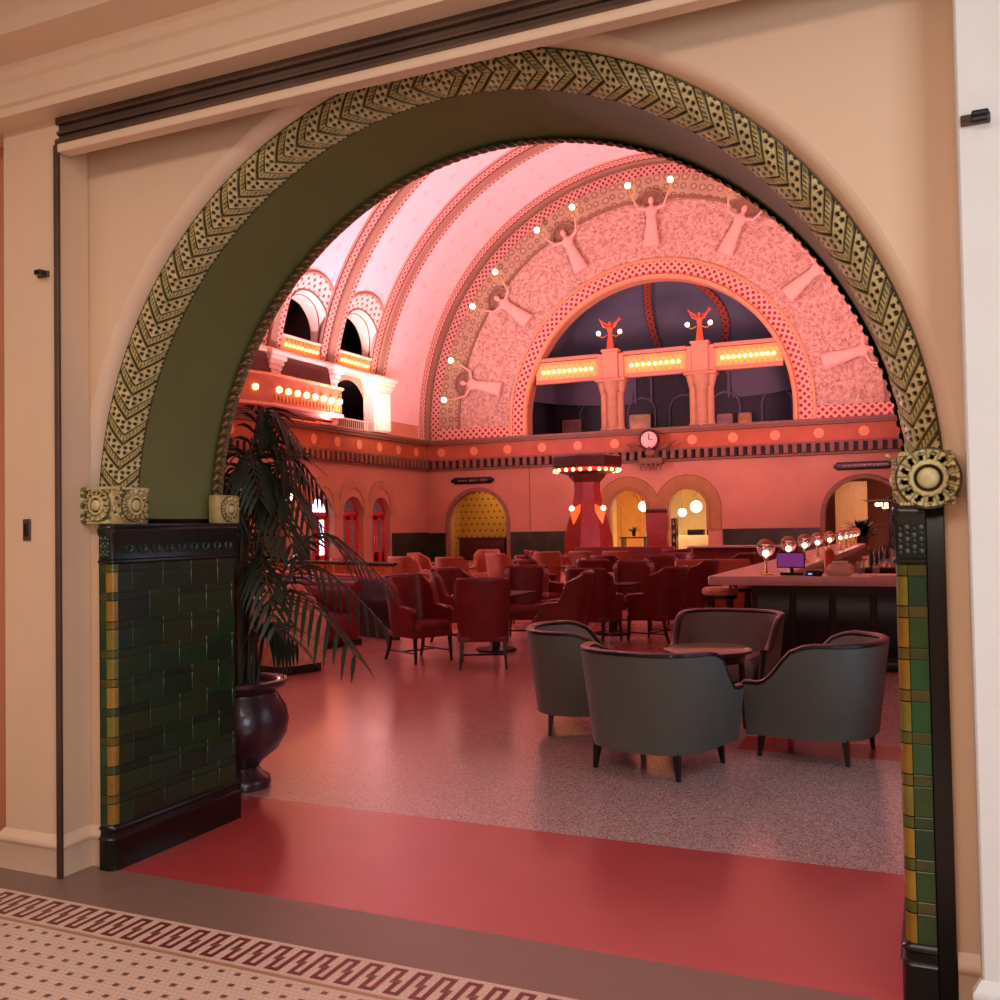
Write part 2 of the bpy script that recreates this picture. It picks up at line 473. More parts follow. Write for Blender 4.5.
# glazed terracotta arch moulding, chevrons with pierced plates
YEL = tuple(v for v in lin((206, 188, 134))); OLV = lin((74, 66, 30)); DRK = lin((60, 42, 24)); GRN = lin((104, 104, 52)); TAN = lin((190, 168, 110))
def chev(u, v):
    """u in periods measured from the crown towards the springing, v 0..1 across. returns (height, colour)"""
    t = u+abs(v-.5)*1.55          # V whose tip points toward the springing
    ph = t % 1.
    if v < .02 or v > .97: return .003, OLV
    if ph < .10: return -.006, OLV
    if ph < .62:
        a = ph-.10
        if a < .05 or a > .47: return .006, YEL
        # pierced holes: two staggered rows along the arms
        for rw, off in ((.15, 0), (.36, 0)):
            q = ((abs(v-.5))/.14+off) % 1.-.5
            dv = q*.14
            if (dv*.19)**2+((a-rw-1.55*dv)*.122)**2 < .0082**2: return -.005, DRK
        return .006, YEL
    if ph < .68: return -.006, DRK
    if ph < .94:
        q = (v/.07) % 1.
        return (.003, TAN) if q > .4 or ph < .72 or ph > .9 else (-.003, GRN)
    return -.005, OLV
def arch_mould(name, label, cen_r, cen_y, ax, ay, sgn, NP=46, fine=30, nv=46):
    g = MB(); n = NP*fine
    def fn(i, j):
        a = i*PI; th = j*PI/2
        r = cen_r-ax*math.cos(th); y = cen_y-sgn*ay*math.sin(th)
        nr = -math.cos(th)/ax; ny = -sgn*math.sin(th)/ay; l = math.hypot(nr, ny); nr /= l; ny /= l
        uu = (1-i if i > .5 else i)*NP
        h, c = chev(-uu, j)
        r += nr*h; y += ny*h
        return (ACX-r*math.cos(a), y, SP+r*math.sin(a)), (a*cen_r, j), c
    g.grid(fn, n, nv)
    o = g.build(name, M['terracotta'], smooth=60)
    return tag(o, label, 'arch moulding')
arch_mould('arch_moulding', 'yellow-green glazed terracotta chevron moulding round the front edge of the doorway arch', AR+.112, .20, .108, .135, 1)
g = MB()
def fnb(i, j):
    a = i*PI; th = j*PI/2; s_ = .012*(1 if (i*110) % 1 > .45 else -.4)*(1-abs(j-.5))
    r = AR+.10-(.115+s_)*math.cos(th); y = T-.13+(.15+s_)*math.sin(th)
    q = (i*110) % 1; c = TAN if .25 < q < .75 and (j*5) % 1 > .3 else OLV
    return (ACX-r*math.cos(a), y, SP+r*math.sin(a)), (a, j), c
g.grid(fnb, 660, 10)
tag(g.build('arch_moulding', M['terracotta'], smooth=50), 'dark scalloped leaf moulding round the inner far edge of the doorway arch', 'arch moulding')

# rosette capital blocks at the springing
def wreath(g, c, R, ax):
    """carved wreath facing axis ax ('y' -> -Y, 'x' -> given sign)"""
    def P(r, a, d):
        if ax == 'y': return (c[0]+r*math.cos(a), c[1]-d, c[2]+r*math.sin(a))
        s = 1 if ax == '+x' else -1
        return (c[0]+s*d, c[1]+r*math.cos(a), c[2]+r*math.sin(a))
    def fn(i, j):
        a = i*2*PI; r = j*R
        q = j
        h = .004; c_ = TAN
        if q < .34: h = .022*math.sqrt(max(0, 1-(q/.36)**2))+.006; c_ = YEL
        elif q < .44: h = -.004; c_ = DRK
        elif q < .56: h = .018; c_ = YEL
        elif q < .92:
            k_ = (i*13+q*.9) % 1.
            hole = abs(k_-.5) < .2 and .62 < q < .86
            h = -.006 if hole else .012+.006*math.cos(i*26*PI); c_ = DRK if hole else (YEL if (i*26) % 1 < .55 else GRN)
        else: h = 0; c_ = OLV
        return P(r, a, h), (i, j), c_
    g.grid(fn, 104, 22)
def capital(side):
    e = -1 if side == 'L' else 1
    xe = 0 if side == 'L' else W
    lab = 'left' if side == 'L' else 'right'
    x0, x1 = (-.145, .012) if side == 'L' else (W+.015, W+.185)
    wx = xe+e*(.066 if side == 'L' else .105); wr = .078 if side == 'L' else .098
    t = thing('arch_capital', 'carved wreath capital block at the %s foot of the chevron arch moulding' % lab, 'capital', (xe, 0, JH))
    t.location = (0, 0, 0)
    g = MB(); g.box(x0, x1, -.05, .19, JH, JH+.175, .012, col=TAN)
    for k in range(15):
        xx = x0+.01+k*(x1-x0-.02)/14
        g.ball((xx, -.052, JH+.165), .007, 6, col=YEL); g.ball((xx, -.052, JH+.008), .007, 6, col=YEL)
    for k in range(14):
        g.ball((xe-e*.014, -.04+k*.0165, JH+.165), .007, 6, col=YEL)
    rn = random.Random(21)
    for k in range(90):
        px, pz = rn.uniform(x0+.008, x1-.008), JH+rn.uniform(.012, .165)
        if math.hypot(px-wx, pz-JH-.088) > wr*1.02: g.ball((px, -.052, pz), rn.uniform(.006, .011), 6, col=rn.choice([YEL, TAN, GRN, OLV]))
        py, pz = rn.uniform(-.04, .18), JH+rn.uniform(.012, .165); xi = x1 if side == 'L' else x0
        if math.hypot(py-.085, pz-JH-.088) > .084: g.ball((xi, py, pz), rn.uniform(.006, .011), 6, col=rn.choice([YEL, TAN, GRN, OLV]))
    g.build('block', M['terracotta'], t, smooth=50)
    g = MB(); wreath(g, (wx, -.056, JH+.088), wr, 'y'); g.build('wreath', M['terracotta'], t, smooth=60)
    g = MB(); wreath(g, ((xe+.013 if side == 'L' else x0-.002), .085, JH+.088), .08, '+x' if side == 'L' else '-x'); g.build('wreath', M['terracotta'], t, smooth=60)
    g = MB()
    for k in range(9):
        a = k/8*PI-PI/2
        g.ball((xe+e*(.165+.01*math.cos(a)), -.045, JH+.088+.07*math.sin(a)), .018, 8, col=YEL if k % 2 else GRN)
    g.build('leaf_border', M['terracotta'], t)
    # inner (hall-side) small block
    g = MB(); g.box(*sorted((xe+e*.06, xe+(.012 if side == 'L' else .03))), T-.16, T+.02, JH, JH+.15, .01, col=TAN)
    wreath(g, (xe+(.013 if side == 'L' else .029), T-.07, JH+.075), .07, '+x' if side == 'L' else '-x')
    tag(g.build('arch_capital', M['terracotta'], smooth=50), 'small dark wreath block on the %s jamb at the far edge of the arch' % lab, 'capital')
capital('L'); capital('R')

# tiled jambs
greens = [(18, 48, 20), (21, 54, 23), (16, 42, 20), (28, 52, 20), (17, 48, 30), (36, 48, 18), (14, 36, 18)]
def jamb(side):
    e = -1 if side == 'L' else 1
    xe = 0 if side == 'L' else W
    lab = 'left' if side == 'L' else 'right'
    rc = .035
    t = thing('tiled_jamb', 'dark green glazed tile jamb with yellow corner strip on the %s of the doorway' % lab, 'tiled pier', (0, 0, 0))
    rn = random.Random(3 if side == 'L' else 9)
    y0 = -.04; fw = .074 if side == 'L' else .092
    def X_(d): return xe+e*d                     # d = distance into the wall
    def face_tile(g, a0, a1, z0, z1, inner, col, th=.008):
        q = .0008
        if inner: xs = sorted((X_(0)+(-e)*0, X_(.02))); g.box(min(X_(0), X_(.02)), max(X_(0), X_(.02)), a0+q, a1-q, z0+q, z1-q, .0022, col=col)
        else: g.box(min(X_(a0), X_(a1))+q, max(X_(a0), X_(a1))-q, y0, y0+.02, z0+q, z1-q, .0022, col=col)
    def corner(g, z0, z1, col):
        q = .0018
        def fn(i, j):
            th = j*PI/2
            return (X_(rc-rc*math.cos(th)*1.0), y0+rc-rc*math.sin(th), z0+q+(z1-z0-2*q)*i), (i, j), col
        g.grid(fn, 1, 6)
    g = MB(); g.box(min(X_(.022), X_(fw)), max(X_(.022), X_(fw)), y0+.022, T-.004, .0, JH-.02, col=lin((8, 9, 7)))
    g.build('backing', M['glaze'], t)
    g = MB(); cg = MB(); n = 9; z = .205; H = (1.405-z)/n
    for k in range(n):
        for part in (0, 1):
            za = z+k*H+(0 if part == 0 else H*.72); zb = za+H*(.72 if part == 0 else .28)
            if part == 0:
                corner(cg, za, zb, lin(rn.choice([(158, 118, 34), (140, 100, 28), (122, 108, 34), (150, 106, 30)])))
            else: corner(cg, za, zb, lin(rn.choice([(84, 84, 26), (50, 66, 24), (104, 84, 26)])))
            c_ = lin(rn.choice(greens if part == 0 else [(60, 66, 24), (74, 66, 22), (40, 56, 22)]))
            face_tile(g, rc, fw, za, zb, False, c_ if part else lin(rn.choice([(30, 74, 34), (40, 66, 24), (20, 54, 30)])))
            nt_ = 4 if part == 0 else 3
            off = 0 if k % 2 else .09
            yy = y0+rc; edges = [y0+rc]
            while edges[-1] < T-.03:
                nx = edges[-1]+(off if (len(edges) == 1 and off) else .2)
                edges.append(min(nx, T-.02))
            for a, b in zip(edges, edges[1:]):
                if b-a > .01: face_tile(g, a, b, za, zb, True, lin(rn.choice(greens)))
    g.build('tile_field', M['glaze'], t, smooth=30); cg.build('corner_strip', M['glaze'], t, smooth=60)
    def mould(zlist, name, col, lab2=None):
        g = MB()
        for i in range(len(zlist)-1): pass
        vs = []
        path = [(fw, y0), (rc*.6, y0), (rc*.2, y0+rc*.2), (0, y0+rc*.6), (0, T)]
        nrm = [(0, -1), (0, -1), (-.7, -.7), (-1, 0), (-1, 0)]
        k = len(zlist); uv = []
        for (d, y), (nx, ny) in zip(path, nrm):
            for (pj, zz) in zlist: vs.append((X_(d+nx*pj), y+ny*pj, zz)); uv.append((d+y, zz))
        fs = [(i*k+j, (i+1)*k+j, (i+1)*k+j+1, i*k+j+1) for i in range(len(path)-1) for j in range(k-1)]
        g.add(vs, fs, uv, col)
        # end face toward the hall
        g.box(min(X_(-.01), X_(fw)), max(X_(-.01), X_(fw)), T-.004, T+.004, zlist[0][1], zlist[-1][1], col=col)
        return g
    blk = lin((12, 16, 12))
    mould([(.012, 0), (.012, .135), (.018, .142), (.012, .15), (.004, .155), (.004, .178), (.014, .186), (.014, .192), (0, .205)], '', blk).build('plinth', M['glaze'], t, smooth=50)
    g = mould([(0, 1.405), (.012, 1.412), (.012, 1.42), (.002, 1.427), (.002, 1.53), (.012, 1.54), (.016, 1.565), (.006, 1.575), (.006, JH)], '', lin((22, 28, 22)))
    # cast scrolls on the frieze
    for k in range(9):
        yy = .06+k*.088
        for q in (-1, 1):
            pts = [(X_(-.006), yy+q*.028*math.sin(a_)*(.4+.6*a_/5), 1.478+.034*math.cos(a_)*(.4+.6*a_/5)) for a_ in [x*.5 for x in range(11)]]
            g.tube(pts, .0045, 5, col=lin((40, 54, 44)))
    for k in range(5):
        for j in range(4):
            g.ball((X_(.018+j*(fw-.03)/3), y0-.006, 1.442+k*.019+.006*(j % 2)), .0075, 6, sc=(1, .7, 1.2), col=lin((66, 88, 70) if (k+j) % 2 else (30, 40, 32)))
    g.box(min(X_(0), X_(fw)), max(X_(0), X_(fw)), y0, T, JH-.012, JH, col=lin((26, 30, 26)))
    g.build('cap', M['glaze'], t, smooth=50)
jamb('L'); jamb('R')
# black strip between the right jamb and the plaster
g = MB(); g.box(W+.092, W+.148, -.018, .03, 0, JH+.0, .003); g.box(-.115, -.097, -.006, .03, 0, JH)
struct(g.build('trim_3', M['black']))

# pilasters, header slot, entablature
def pil(x0, x1, name, m):
    g = MB(); g.box(x0, x1, -.18, 0, 0, 3.47, .006)
    struct(g.build(name, m, smooth=0))
pil(-.53, -.172, 'trim_4', M['cream']); pil(3.565, 3.98, 'trim_5', M['white'])  # right pilaster whiter than the left: cool daylight put into its paint
g = MB(); g.box(-5, -.60, -.06, 0, 0, 3.47); g.box(4.1, 9, -.06, 0, 0, 3.47)
struct(g.build('trim_6', M['salmon2'], smooth=0))
def skirting(name, pts, m):
    prof = [(.0, 0), (.016, 0), (.016, .118), (.02, .126), (.026, .134), (.026, .15), (.018, .158), (.012, .17), (0, .185)]
    g = MB(); vs = []; k = len(prof); n = len(pts)
    for i, p in enumerate(pts):
        d = []
        if i > 0: a = Vector(pts[i])-Vector(pts[i-1]); d.append(Vector((a.y, -a.x)).normalized())
        if i < n-1: a = Vector(pts[i+1])-Vector(pts[i]); d.append(Vector((a.y, -a.x)).normalized())
        if len(d) == 2: b = (d[0]+d[1]); b = b/(1+d[0].dot(d[1]))
        else: b = d[0]
        for o, z in prof: vs.append((p[0]+b.x*o, p[1]+b.y*o, z))
    g.add(vs, [(i*k+j, (i+1)*k+j, (i+1)*k+j+1, i*k+j+1) for i in range(n-1) for j in range(k-1)])
    struct(g.build(name, m, smooth=50))
skirting('baseboard_left', [(-.62, -.06), (-.53, -.06), (-.53, -.18), (-.172, -.18), (-.172, 0), (-.098, 0)], M['cream_edge'])
skirting('baseboard_right', [(W+.15, 0), (3.565, 0)], M['cream_edge'])
skirting('baseboard_front', [(3.563, -.16), (3.563, -.18), (3.98, -.18), (3.98, 0)], M['white'])  # skirting continues the pilaster's painted-in daylight
t = thing('shutter_track', 'dark bronze rolling shutter slot and slim guide rail above and beside the arch', 'shutter', (0, 0, 0))
g = MB(); g.box(-.172, 3.565, -.172, -.125, 3.335, 3.465)
g.box(-.172, 3.565, -.2, -.172, 3.33, 3.36, .005); g.box(-.172, 3.565, -.196, -.172, 3.43, 3.462, .004); g.box(-.172, 3.565, -.188, -.172, 3.385, 3.40, .003)
g.build('header_box', M['bronze'], t)
g = MB(); g.box(-.171, -.144, -.208, -.188, 0, 3.33, .003); g.build('guide_rail', M['bronze'], t)
g = MB(); g.box(-.150, 3.56, -.205, -.135, 3.295, 3.333, .006)
struct(g.build('trim_7', M['cream_edge']))
prof = [(-.0, 3.46), (-.30, 3.462), (-.30, 3.50), (-.315, 3.51), (-.315, 3.60), (-.33, 3.615), (-.33, 3.655), (-.345, 3.67), (-.38, 3.675), (-.5, 3.70), (-.5, 3.78), (-.52, 3.80), (-.56, 3.86), (-.62, 3.90), (-.64, 3.96), (-.64, 4.05)]
g = MB(); vs = []
for x in (-5, 9): vs += [(x, y, z) for y, z in prof]
k = len(prof); g.add(vs, [(j, k+j, k+j+1, j+1) for j in range(k-1)])
struct(g.build('trim_8', M['cream_edge'], smooth=30))
g = MB(); g.add([(-5, -7, 4.05), (9, -7, 4.05), (9, -.1, 4.05), (-5, -.1, 4.05)], [(0, 3, 2, 1)])
struct(g.build('ceiling', M['white'], smooth=0))
g = MB(); g.box(-5.1, -5, -7, 0, 0, 4.6); struct(g.build('wall_left', M['cream'], smooth=0))
g = MB(); g.box(9, 9.1, -7, 0, 0, 4.6); struct(g.build('wall_right', M['cream'], smooth=0))
g = MB(); g.box(-5, 9, -7.1, -7, 0, 4.6); struct(g.build('wall_rear', M['cream'], smooth=0))
def hook(x, z, lab, big=False):
    t = thing('door_catch', lab, 'door catch', (x, -.18, z))
    s_ = 1.15 if big else 1
    g = MB(); g.box(-.035*s_, .035*s_, -.012, 0, -.014*s_, .014*s_, .003); g.build('back_plate', M['bronze'], t)
    g = MB(); g.box(-.012, .030*s_, -.05, -.01, -.01, .012, .004); g.build('catch_body', M['black'], t)
    g = MB()
    for q in (-1, 1):
        g = MB(); g.ball((q*.028*s_, -.013, 0), .005, 8); g.build('screw', M['bronze'], t)
hook(-.26, 2.75, 'small dark metal catch high on the left cream pilaster'); hook(3.615, 2.745, 'dark metal catch high on the daylit right pilaster', True)
t = thing('wall_switch', 'small dark rectangular switch plate on the left cream pilaster', 'switch', (-.375, -.18, 1.57))
g = MB(); g.box(-.024, .024, -.008, 0, -.05, .05, .003); g.build('plate', M['bronze'], t)
g = MB(); g.box(-.011, .011, -.016, -.008, -.03, .03, .003); g.build('rocker', M['black'], t)

# ------------------------------------------------------------------ hall floor
def m_terrazzo():
    m, nt, b = newmat('terrazzo_floor'); tc = nt.nodes.new('ShaderNodeTexCoord'); s = nt.nodes.new('ShaderNodeSeparateXYZ')
    nt.links.new(tc.outputs['Object'], s.inputs[0]); x, y = X(s.outputs[0]), X(s.outputs[1])
    vo = tex(nt, 'Voronoi', tc.outputs['Object'], 150.); nz = tex(nt, 'Noise', tc.outputs['Object'], 1.2, Detail=3.)
    sp = nt.nodes.new('ShaderNodeSeparateColor'); nt.links.new(vo.outputs['Color'], sp.inputs[0])
    chip = X(sp.outputs[0])
    c = mix(nt, (chip > .72)*1., (194, 160, 152), (136, 110, 108)); c = mix(nt, (chip < .12)*1., c, (220, 196, 186))
    red = mix(nt, X(nz.outputs['Fac']), (170, 58, 60), (194, 80, 76))
    # red border by the door, red bands across the hall
    b1 = y < 1.2
    pat = ((y-3.55).ab() < .22)*(x > 2.2)
    b2 = ((y+2.2)/8.4).fr().op('SUBTRACT', .5).ab() < .085
    b3 = ((x+7.05)/5.2+.12).fr().op('SUBTRACT', .5).ab() < .07
    bands = b2.mx(b3)*(y > 5.9)
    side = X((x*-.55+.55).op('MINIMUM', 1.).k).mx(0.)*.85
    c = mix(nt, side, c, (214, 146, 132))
    msk = b1.mx(pat).mx(bands*.6)
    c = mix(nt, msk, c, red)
    nt.links.new(c, b.inputs['Base Color'])
    rgh = tex(nt, 'Noise', tc.outputs['Object'], 2.5, Detail=5.)
    rr = X(rgh.outputs['Fac'])*.16+.13; nt.links.new(rr.k, b.inputs['Roughness'])
    b.inputs['Specular IOR Level'].default_value = .6
    return m
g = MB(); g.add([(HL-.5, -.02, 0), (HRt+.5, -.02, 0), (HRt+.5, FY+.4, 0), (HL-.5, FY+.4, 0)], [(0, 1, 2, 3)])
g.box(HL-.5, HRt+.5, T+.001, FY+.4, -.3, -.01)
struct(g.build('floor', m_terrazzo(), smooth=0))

# ------------------------------------------------------------------ vault
BC = [29.5-3.6*k for k in range(8)]          # lunette bay centres
RC = [31.3-3.6*k for k in range(9)]          # rib centres
LSP = 8.84
g = MB(); NI, NJ = 352, 160
vs = []; uv = []
for i in range(NI+1):
    y = T+(FY-T)*i/NI
    for j in range(NJ+1):
        a = PI*j/NJ; vs.append((HX-HR*math.cos(a), y, HZ+HR*math.sin(a))); uv.append((y, a*HR))
fs = []
for i in range(NI):
    y = T+(FY-T)*(i+.5)/NI
    for j in range(NJ):
        a = PI*(j+.5)/NJ; z = HZ+HR*math.sin(a)
        if a > PI/2:
            fs.append((i*(NJ+1)+j, i*(NJ+1)+j+1, (i+1)*(NJ+1)+j+1, (i+1)*(NJ+1)+j)); continue
        if any(abs(y-bc) < 1.32 and (z < LSP or (y-bc)**2+(z-LSP)**2 < 1.95**2) for bc in BC): continue
        if any((y-bc)**2+(z-LSP)**2 < 1.95**2 and z >= LSP for bc in BC): continue
        fs.append((i*(NJ+1)+j, i*(NJ+1)+j+1, (i+1)*(NJ+1)+j+1, (i+1)*(NJ+1)+j))
g.add(vs, fs, uv); struct(g.build('ceiling', M['plaster']))
for k, rc_ in enumerate(RC+[35.62]):
    g = MB(); hw = .60 if k < len(RC) else .36
    prof = [(HR, rc_-hw), (HR-.16, rc_-hw+.03), (HR-.16, rc_-.2), (HR-.26, rc_-.17), (HR-.26, rc_+.17), (HR-.16, rc_+.2), (HR-.16, rc_+hw-.03), (HR, rc_+hw)]
    g.arch(prof, HX, HZ, zb=(7.75 if k < len(RC) else 5.5), n=110)
    # rescale v to the rib pattern (0..1)
    vm = max(q[1] for q in g.uv); g.uv = [(q[0], q[1]/vm) for q in g.uv]
    o = struct(g.build('trim_%d' % (9+k), M['rib']))

# ------------------------------------------------------------------ side walls (left one in view; right mirrors it)
def side_wall(sign):
    XW = HL if sign < 0 else HRt
    inn = -sign                                # direction into the hall
    def D(d): return XW+inn*d
    doors = [(31.9-2.15*k, 2.1, .74, 0) for k in range(3)] if sign < 0 else []
    nm = 'left' if sign < 0 else 'right'
    g = MB(); g.holed(T, FY, 0, 5.5, doors, XW, 'X')
    for c_, sp, r, zb in doors:
        g.arch([(r, XW), (r, D(-.45))], c_, sp, zb=0, n=24, mp='X')
    struct(g.build('wall_'+('hall_left' if sign < 0 else 'hall_right'), M['salmon']))
    # gallery storey
    g = MB()
    gal = [(bc, 7.2, 1.05, 5.6) for bc in BC]
    xs = []
    g.holed(T, FY, 5.45, 7.7, [(bc, 6.2, 1.3, 5.6) for bc in BC if sign < 0], XW, 'X', m=0)
    g.holed(T, FY, 7.7, HZ+3.3, [(bc, LSP, 1.2, 7.85) for bc in BC if sign < 0], D(-.0), 'X')
    struct(g.build('wall_gallery_'+nm, M['salmon2'], smooth=0))
    return D
D = side_wall(-1); side_wall(1)
g = MB()
# splayed reveals and patterned lunette fields
ga = MB(); gm = MB(); gr = MB()
def dv(z): return (HX-math.sqrt(max(0, HR*HR-max(0, z-HZ)**2)))-HL
for bc in BC:
    secs = [(-1, 7.9)]+[(PI*i/36, None) for i in range(37)]+[(PI+1, 7.9)]
    V = []; VA = []; UV = []; om = []
    for a_, zl in secs:
        aa = 0 if a_ == -1 else (PI if a_ == PI+1 else a_)
        def pt(r, dd): 
            z = zl if zl else LSP+r*math.sin(aa)
            return (HL+dd(z), bc-r*math.cos(aa), z)
        V += [pt(1.2, lambda z: -.1), pt(1.2, lambda z: 0), pt(1.28, lambda z: min(.4, dv(z)*.6)), pt(1.42, lambda z: min(.66, dv(z)+.08)), pt(1.46, lambda z: min(.68, dv(z)+.08))]
        if zl is None:
            VA += [pt(1.46, lambda z: min(.66, dv(z)+.06)), pt(2.0, lambda z: dv(z)+.03)]; UV += [(aa*1.7, 0), (aa*1.7, .6)]
            om.append(pt(2.0, lambda z: dv(z)+.02))
    n_ = len(secs); g.add(V, [(i*5+j, (i+1)*5+j, (i+1)*5+j+1, i*5+j+1) for i in range(n_-1) for j in range(4)])
    ga.add(VA, [(i*2, i*2+2, i*2+3, i*2+1) for i in range(36)], UV)
    gm.tube(om, .07, 6)
    gr.tube([V[i*5+3] for i in range(n_)], .035, 6); gr.tube([V[i*5+2] for i in range(n_)], .025, 6)
struct(g.build('trim_20', M['stone'])); struct(ga.build('trim_21', M['archivolt'])); struct(gm.build('trim_22', M['salmon']))
struct(gr.build('trim_23', M['edge']))
# piers, capitals, lit gallery parapets
def pier(y, hw, lab, depth=.5):
    t = thing('gallery_pier', lab, 'pier', (HL, y, 5.5))
    g = MB(); g.box(0, depth, -hw, hw, 0, 1.62, .03)
    for q in (-.6, 0, .6): g.tube([(depth, q*hw, .05), (depth, q*hw, 1.6)], hw*.25, 10)
    g.build('shaft', M['stone'], t)
    g = MB()
    for k, (z, e_) in enumerate(((1.62, .06), (1.78, .12), (1.95, .2), (2.1, .28))):
        g.box(0, depth+e_, -hw-e_*.8, hw+e_*.8, z, z+.17, .03)
    g.build('pier_capital', M['stone'], t)
    return t
pier(31.2, .62, 'broad pale stone gallery pier beside the plain panel near the hall corner', .55)
pier(27.7, .18, 'slender pale stone gallery pier left of the broad pier', .55)
for k in range(2, 8): pier(31.3-3.6*k, .3, 'pale stone gallery pier %s along the left hall wall' % ['third from the far corner', 'fourth from the far corner', 'fifth from the far corner', 'sixth from the far corner', 'seventh from the far corner', 'nearest the doorway'][k-2], .5)
g = MB(); g.box(HL, HL+.62, T, 32.0, 7.66, 7.8, .02); g.box(HL, HL+.5, T, 31.9, 7.8, 7.88, .01)
struct(g.build('trim_24', M['stone']))
def parapet(bc, lab, bulbs=True):
    t = thing('lit_parapet', lab, 'balustrade', (HL+.3, bc, 7.88))
    g = MB(); g.box(-.1, 0, -1.2, 1.2, 0, .55); g.build('front_panel', M['panel'], t)
    g = MB(); g.box(-.14, .1, -1.2, 1.2, .55, .63, .01); g.build('rail', M['stone'], t)
    for k in range(9):
        g = MB(); g.ball((.05, -.95+k*.24, .27), .055, 8); g.build('bulb', M['bulb'], t)
    for k in range(8):
        g = MB(); g.ball((.02, -.83+k*.24, .46), .05, 6, sc=(.5, 1, 1.3)); g.build('drop_ornament', M['gold'], t)
for k, bc in enumerate(BC[:5]):
    parapet(bc, 'gallery parapet with a glowing row of bulbs in the lunette %s' % ['nearest the far corner', 'second from the far corner', 'third from the far corner', 'fourth from the far corner', 'fifth from the far corner'][k])
# dark rooms behind gallery openings
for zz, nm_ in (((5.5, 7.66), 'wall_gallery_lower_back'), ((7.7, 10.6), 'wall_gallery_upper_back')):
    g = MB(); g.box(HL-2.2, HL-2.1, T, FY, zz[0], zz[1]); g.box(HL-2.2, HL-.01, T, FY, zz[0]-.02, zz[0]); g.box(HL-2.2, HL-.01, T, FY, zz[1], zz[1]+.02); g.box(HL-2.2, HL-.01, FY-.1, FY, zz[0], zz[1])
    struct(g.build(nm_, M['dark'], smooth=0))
# small railing in the dark gallery opening
t = thing('gallery_railing', 'small white railing at the foot of the dark gallery opening by the broad pier', 'railing', (HL+.35, 29.3, 5.5))
g = MB(); g.tube([(0, -1.1, .36), (0, 1.1, .36)], .025, 6); g.build('rail', M['stone'], t)
g = MB()
for k in range(16): g.tube([(0, -1.05+k*.14, 0), (0, -1.05+k*.14, .36)], .016, 5)
g.build('spindle_row', M['stone'], t)
# projecting lit balcony
t = thing('lit_balcony', 'projecting orange lit balcony with a row of glowing bulbs above the palm', 'balcony', (HL, 25.2, 5.75))
g = MB()
poly = [(.56, -4.2), (.9, -3.6), (1.25, -2.2), (1.25, 1.9), (.75, 2.35), (.56, 2.35)]
g.prism(poly, 0, .95); g.build('balcony_front', M['frieze'], t)
g = MB(); g.prism([(x*1.06, y*1.02) for x, y in poly], .95, 1.03); g.prism([(x*1.05, y*1.015) for x, y in poly], -.06, .04); g.build('balcony_rail', M['moulding'], t)
g = MB(); g.prism([(.56+(x-.56)*.6, y*.9) for x, y in poly], -.20, -.06); g.build('balcony_corbel', M['redlacq'], t)
def bulb_pts():
    out = []
    for k in range(8): out.append((1.30, -1.95+k*.52))
    out += [(1.1, -2.95), (.95, -3.6)]
    return out
for bx, by in bulb_pts():
    g = MB(); g.ball((bx, by, .5), .11, 12); g.build('bulb', M['bulb'], t)
for k in range(20):
    g = MB(); g.tube([(1.27, -2.1+k*.2, .12), (1.27, -2.1+k*.2, .3)], .03, 5); g.build('drop_ornament', M['gold'], t)

# brown box added above the lit balcony, standing in for the dark recess
g = MB(); g.box(HL+.05, HL+.5, 20.5, 27.5, 6.75, 7.64)
struct(g.build('trim_25', M['blind']))

# cornice, frieze, dentils along far wall and left wall
def cornice(mp, a0, a1, base, s_, name_i):
    def box(g, p0, p1, d, z0, z1, m=0):
        lo, hi = sorted((base, base+s_*d))
        if mp == 'Y': g.box(p0, p1, lo, hi, z0, z1, m=m)
        else: g.box(lo, hi, p0, p1, z0, z1, m=m)
    g = MB()
    box(g, a0, a1, .42, 5.36, 5.48, 0); box(g, a0, a1, .34, 5.26, 5.36, 0)
    box(g, a0, a1, .10, 4.62, 5.26, 1)
    box(g, a0, a1, .26, 4.54, 4.62, 0); box(g, a0, a1, .10, 4.16, 4.54, 2); box(g, a0, a1, .18, 4.10, 4.18, 0)
    n = int((a1-a0)/.34)
    for k in range(n):
        p = a0+(k+.5)*(a1-a0)/n; box(g, p-.085, p+.085, .3, 4.20, 4.54, 0)
    m_ = int((a1-a0)/1.55)
    for k in range(m_):
        p = a0+(k+.5)*(a1-a0)/m_
        vs = [(base+s_*.12, p+.2*math.cos(q*PI/8), 4.94+.2*math.sin(q*PI/8)) if mp != 'Y' else (p+.2*math.cos(q*PI/8), base+s_*.12, 4.94+.2*math.sin(q*PI/8)) for q in range(16)]
        g.add(vs, [tuple(range(16))], m=3)
        vs2 = [(v[0]-s_*.03 if mp != 'Y' else v[0], v[1] if mp != 'Y' else v[1]-s_*.03, v[2]) for v in vs]
        g.add(vs+vs2, [(q, (q+1) % 16, 16+(q+1) % 16, 16+q) for q in range(16)], m=3)
    struct(g.build('trim_%d' % name_i, [M['brown'], M['frieze'], M['dark'], M['medal']], smooth=0))
cornice('X', T, FY-.4, HL, 1, 26); cornice('Y', HL, HRt, FY, -1, 27); cornice('X', T, FY-.4, HRt, -1, 28)
# dado
g = MB()
for a, b in ((32.75, FY), (0.84, 26.7)): g.box(HL, HL+.05, a, b, .0, 1.32)
struct(g.build('wainscot_left', M['dado'], smooth=0))

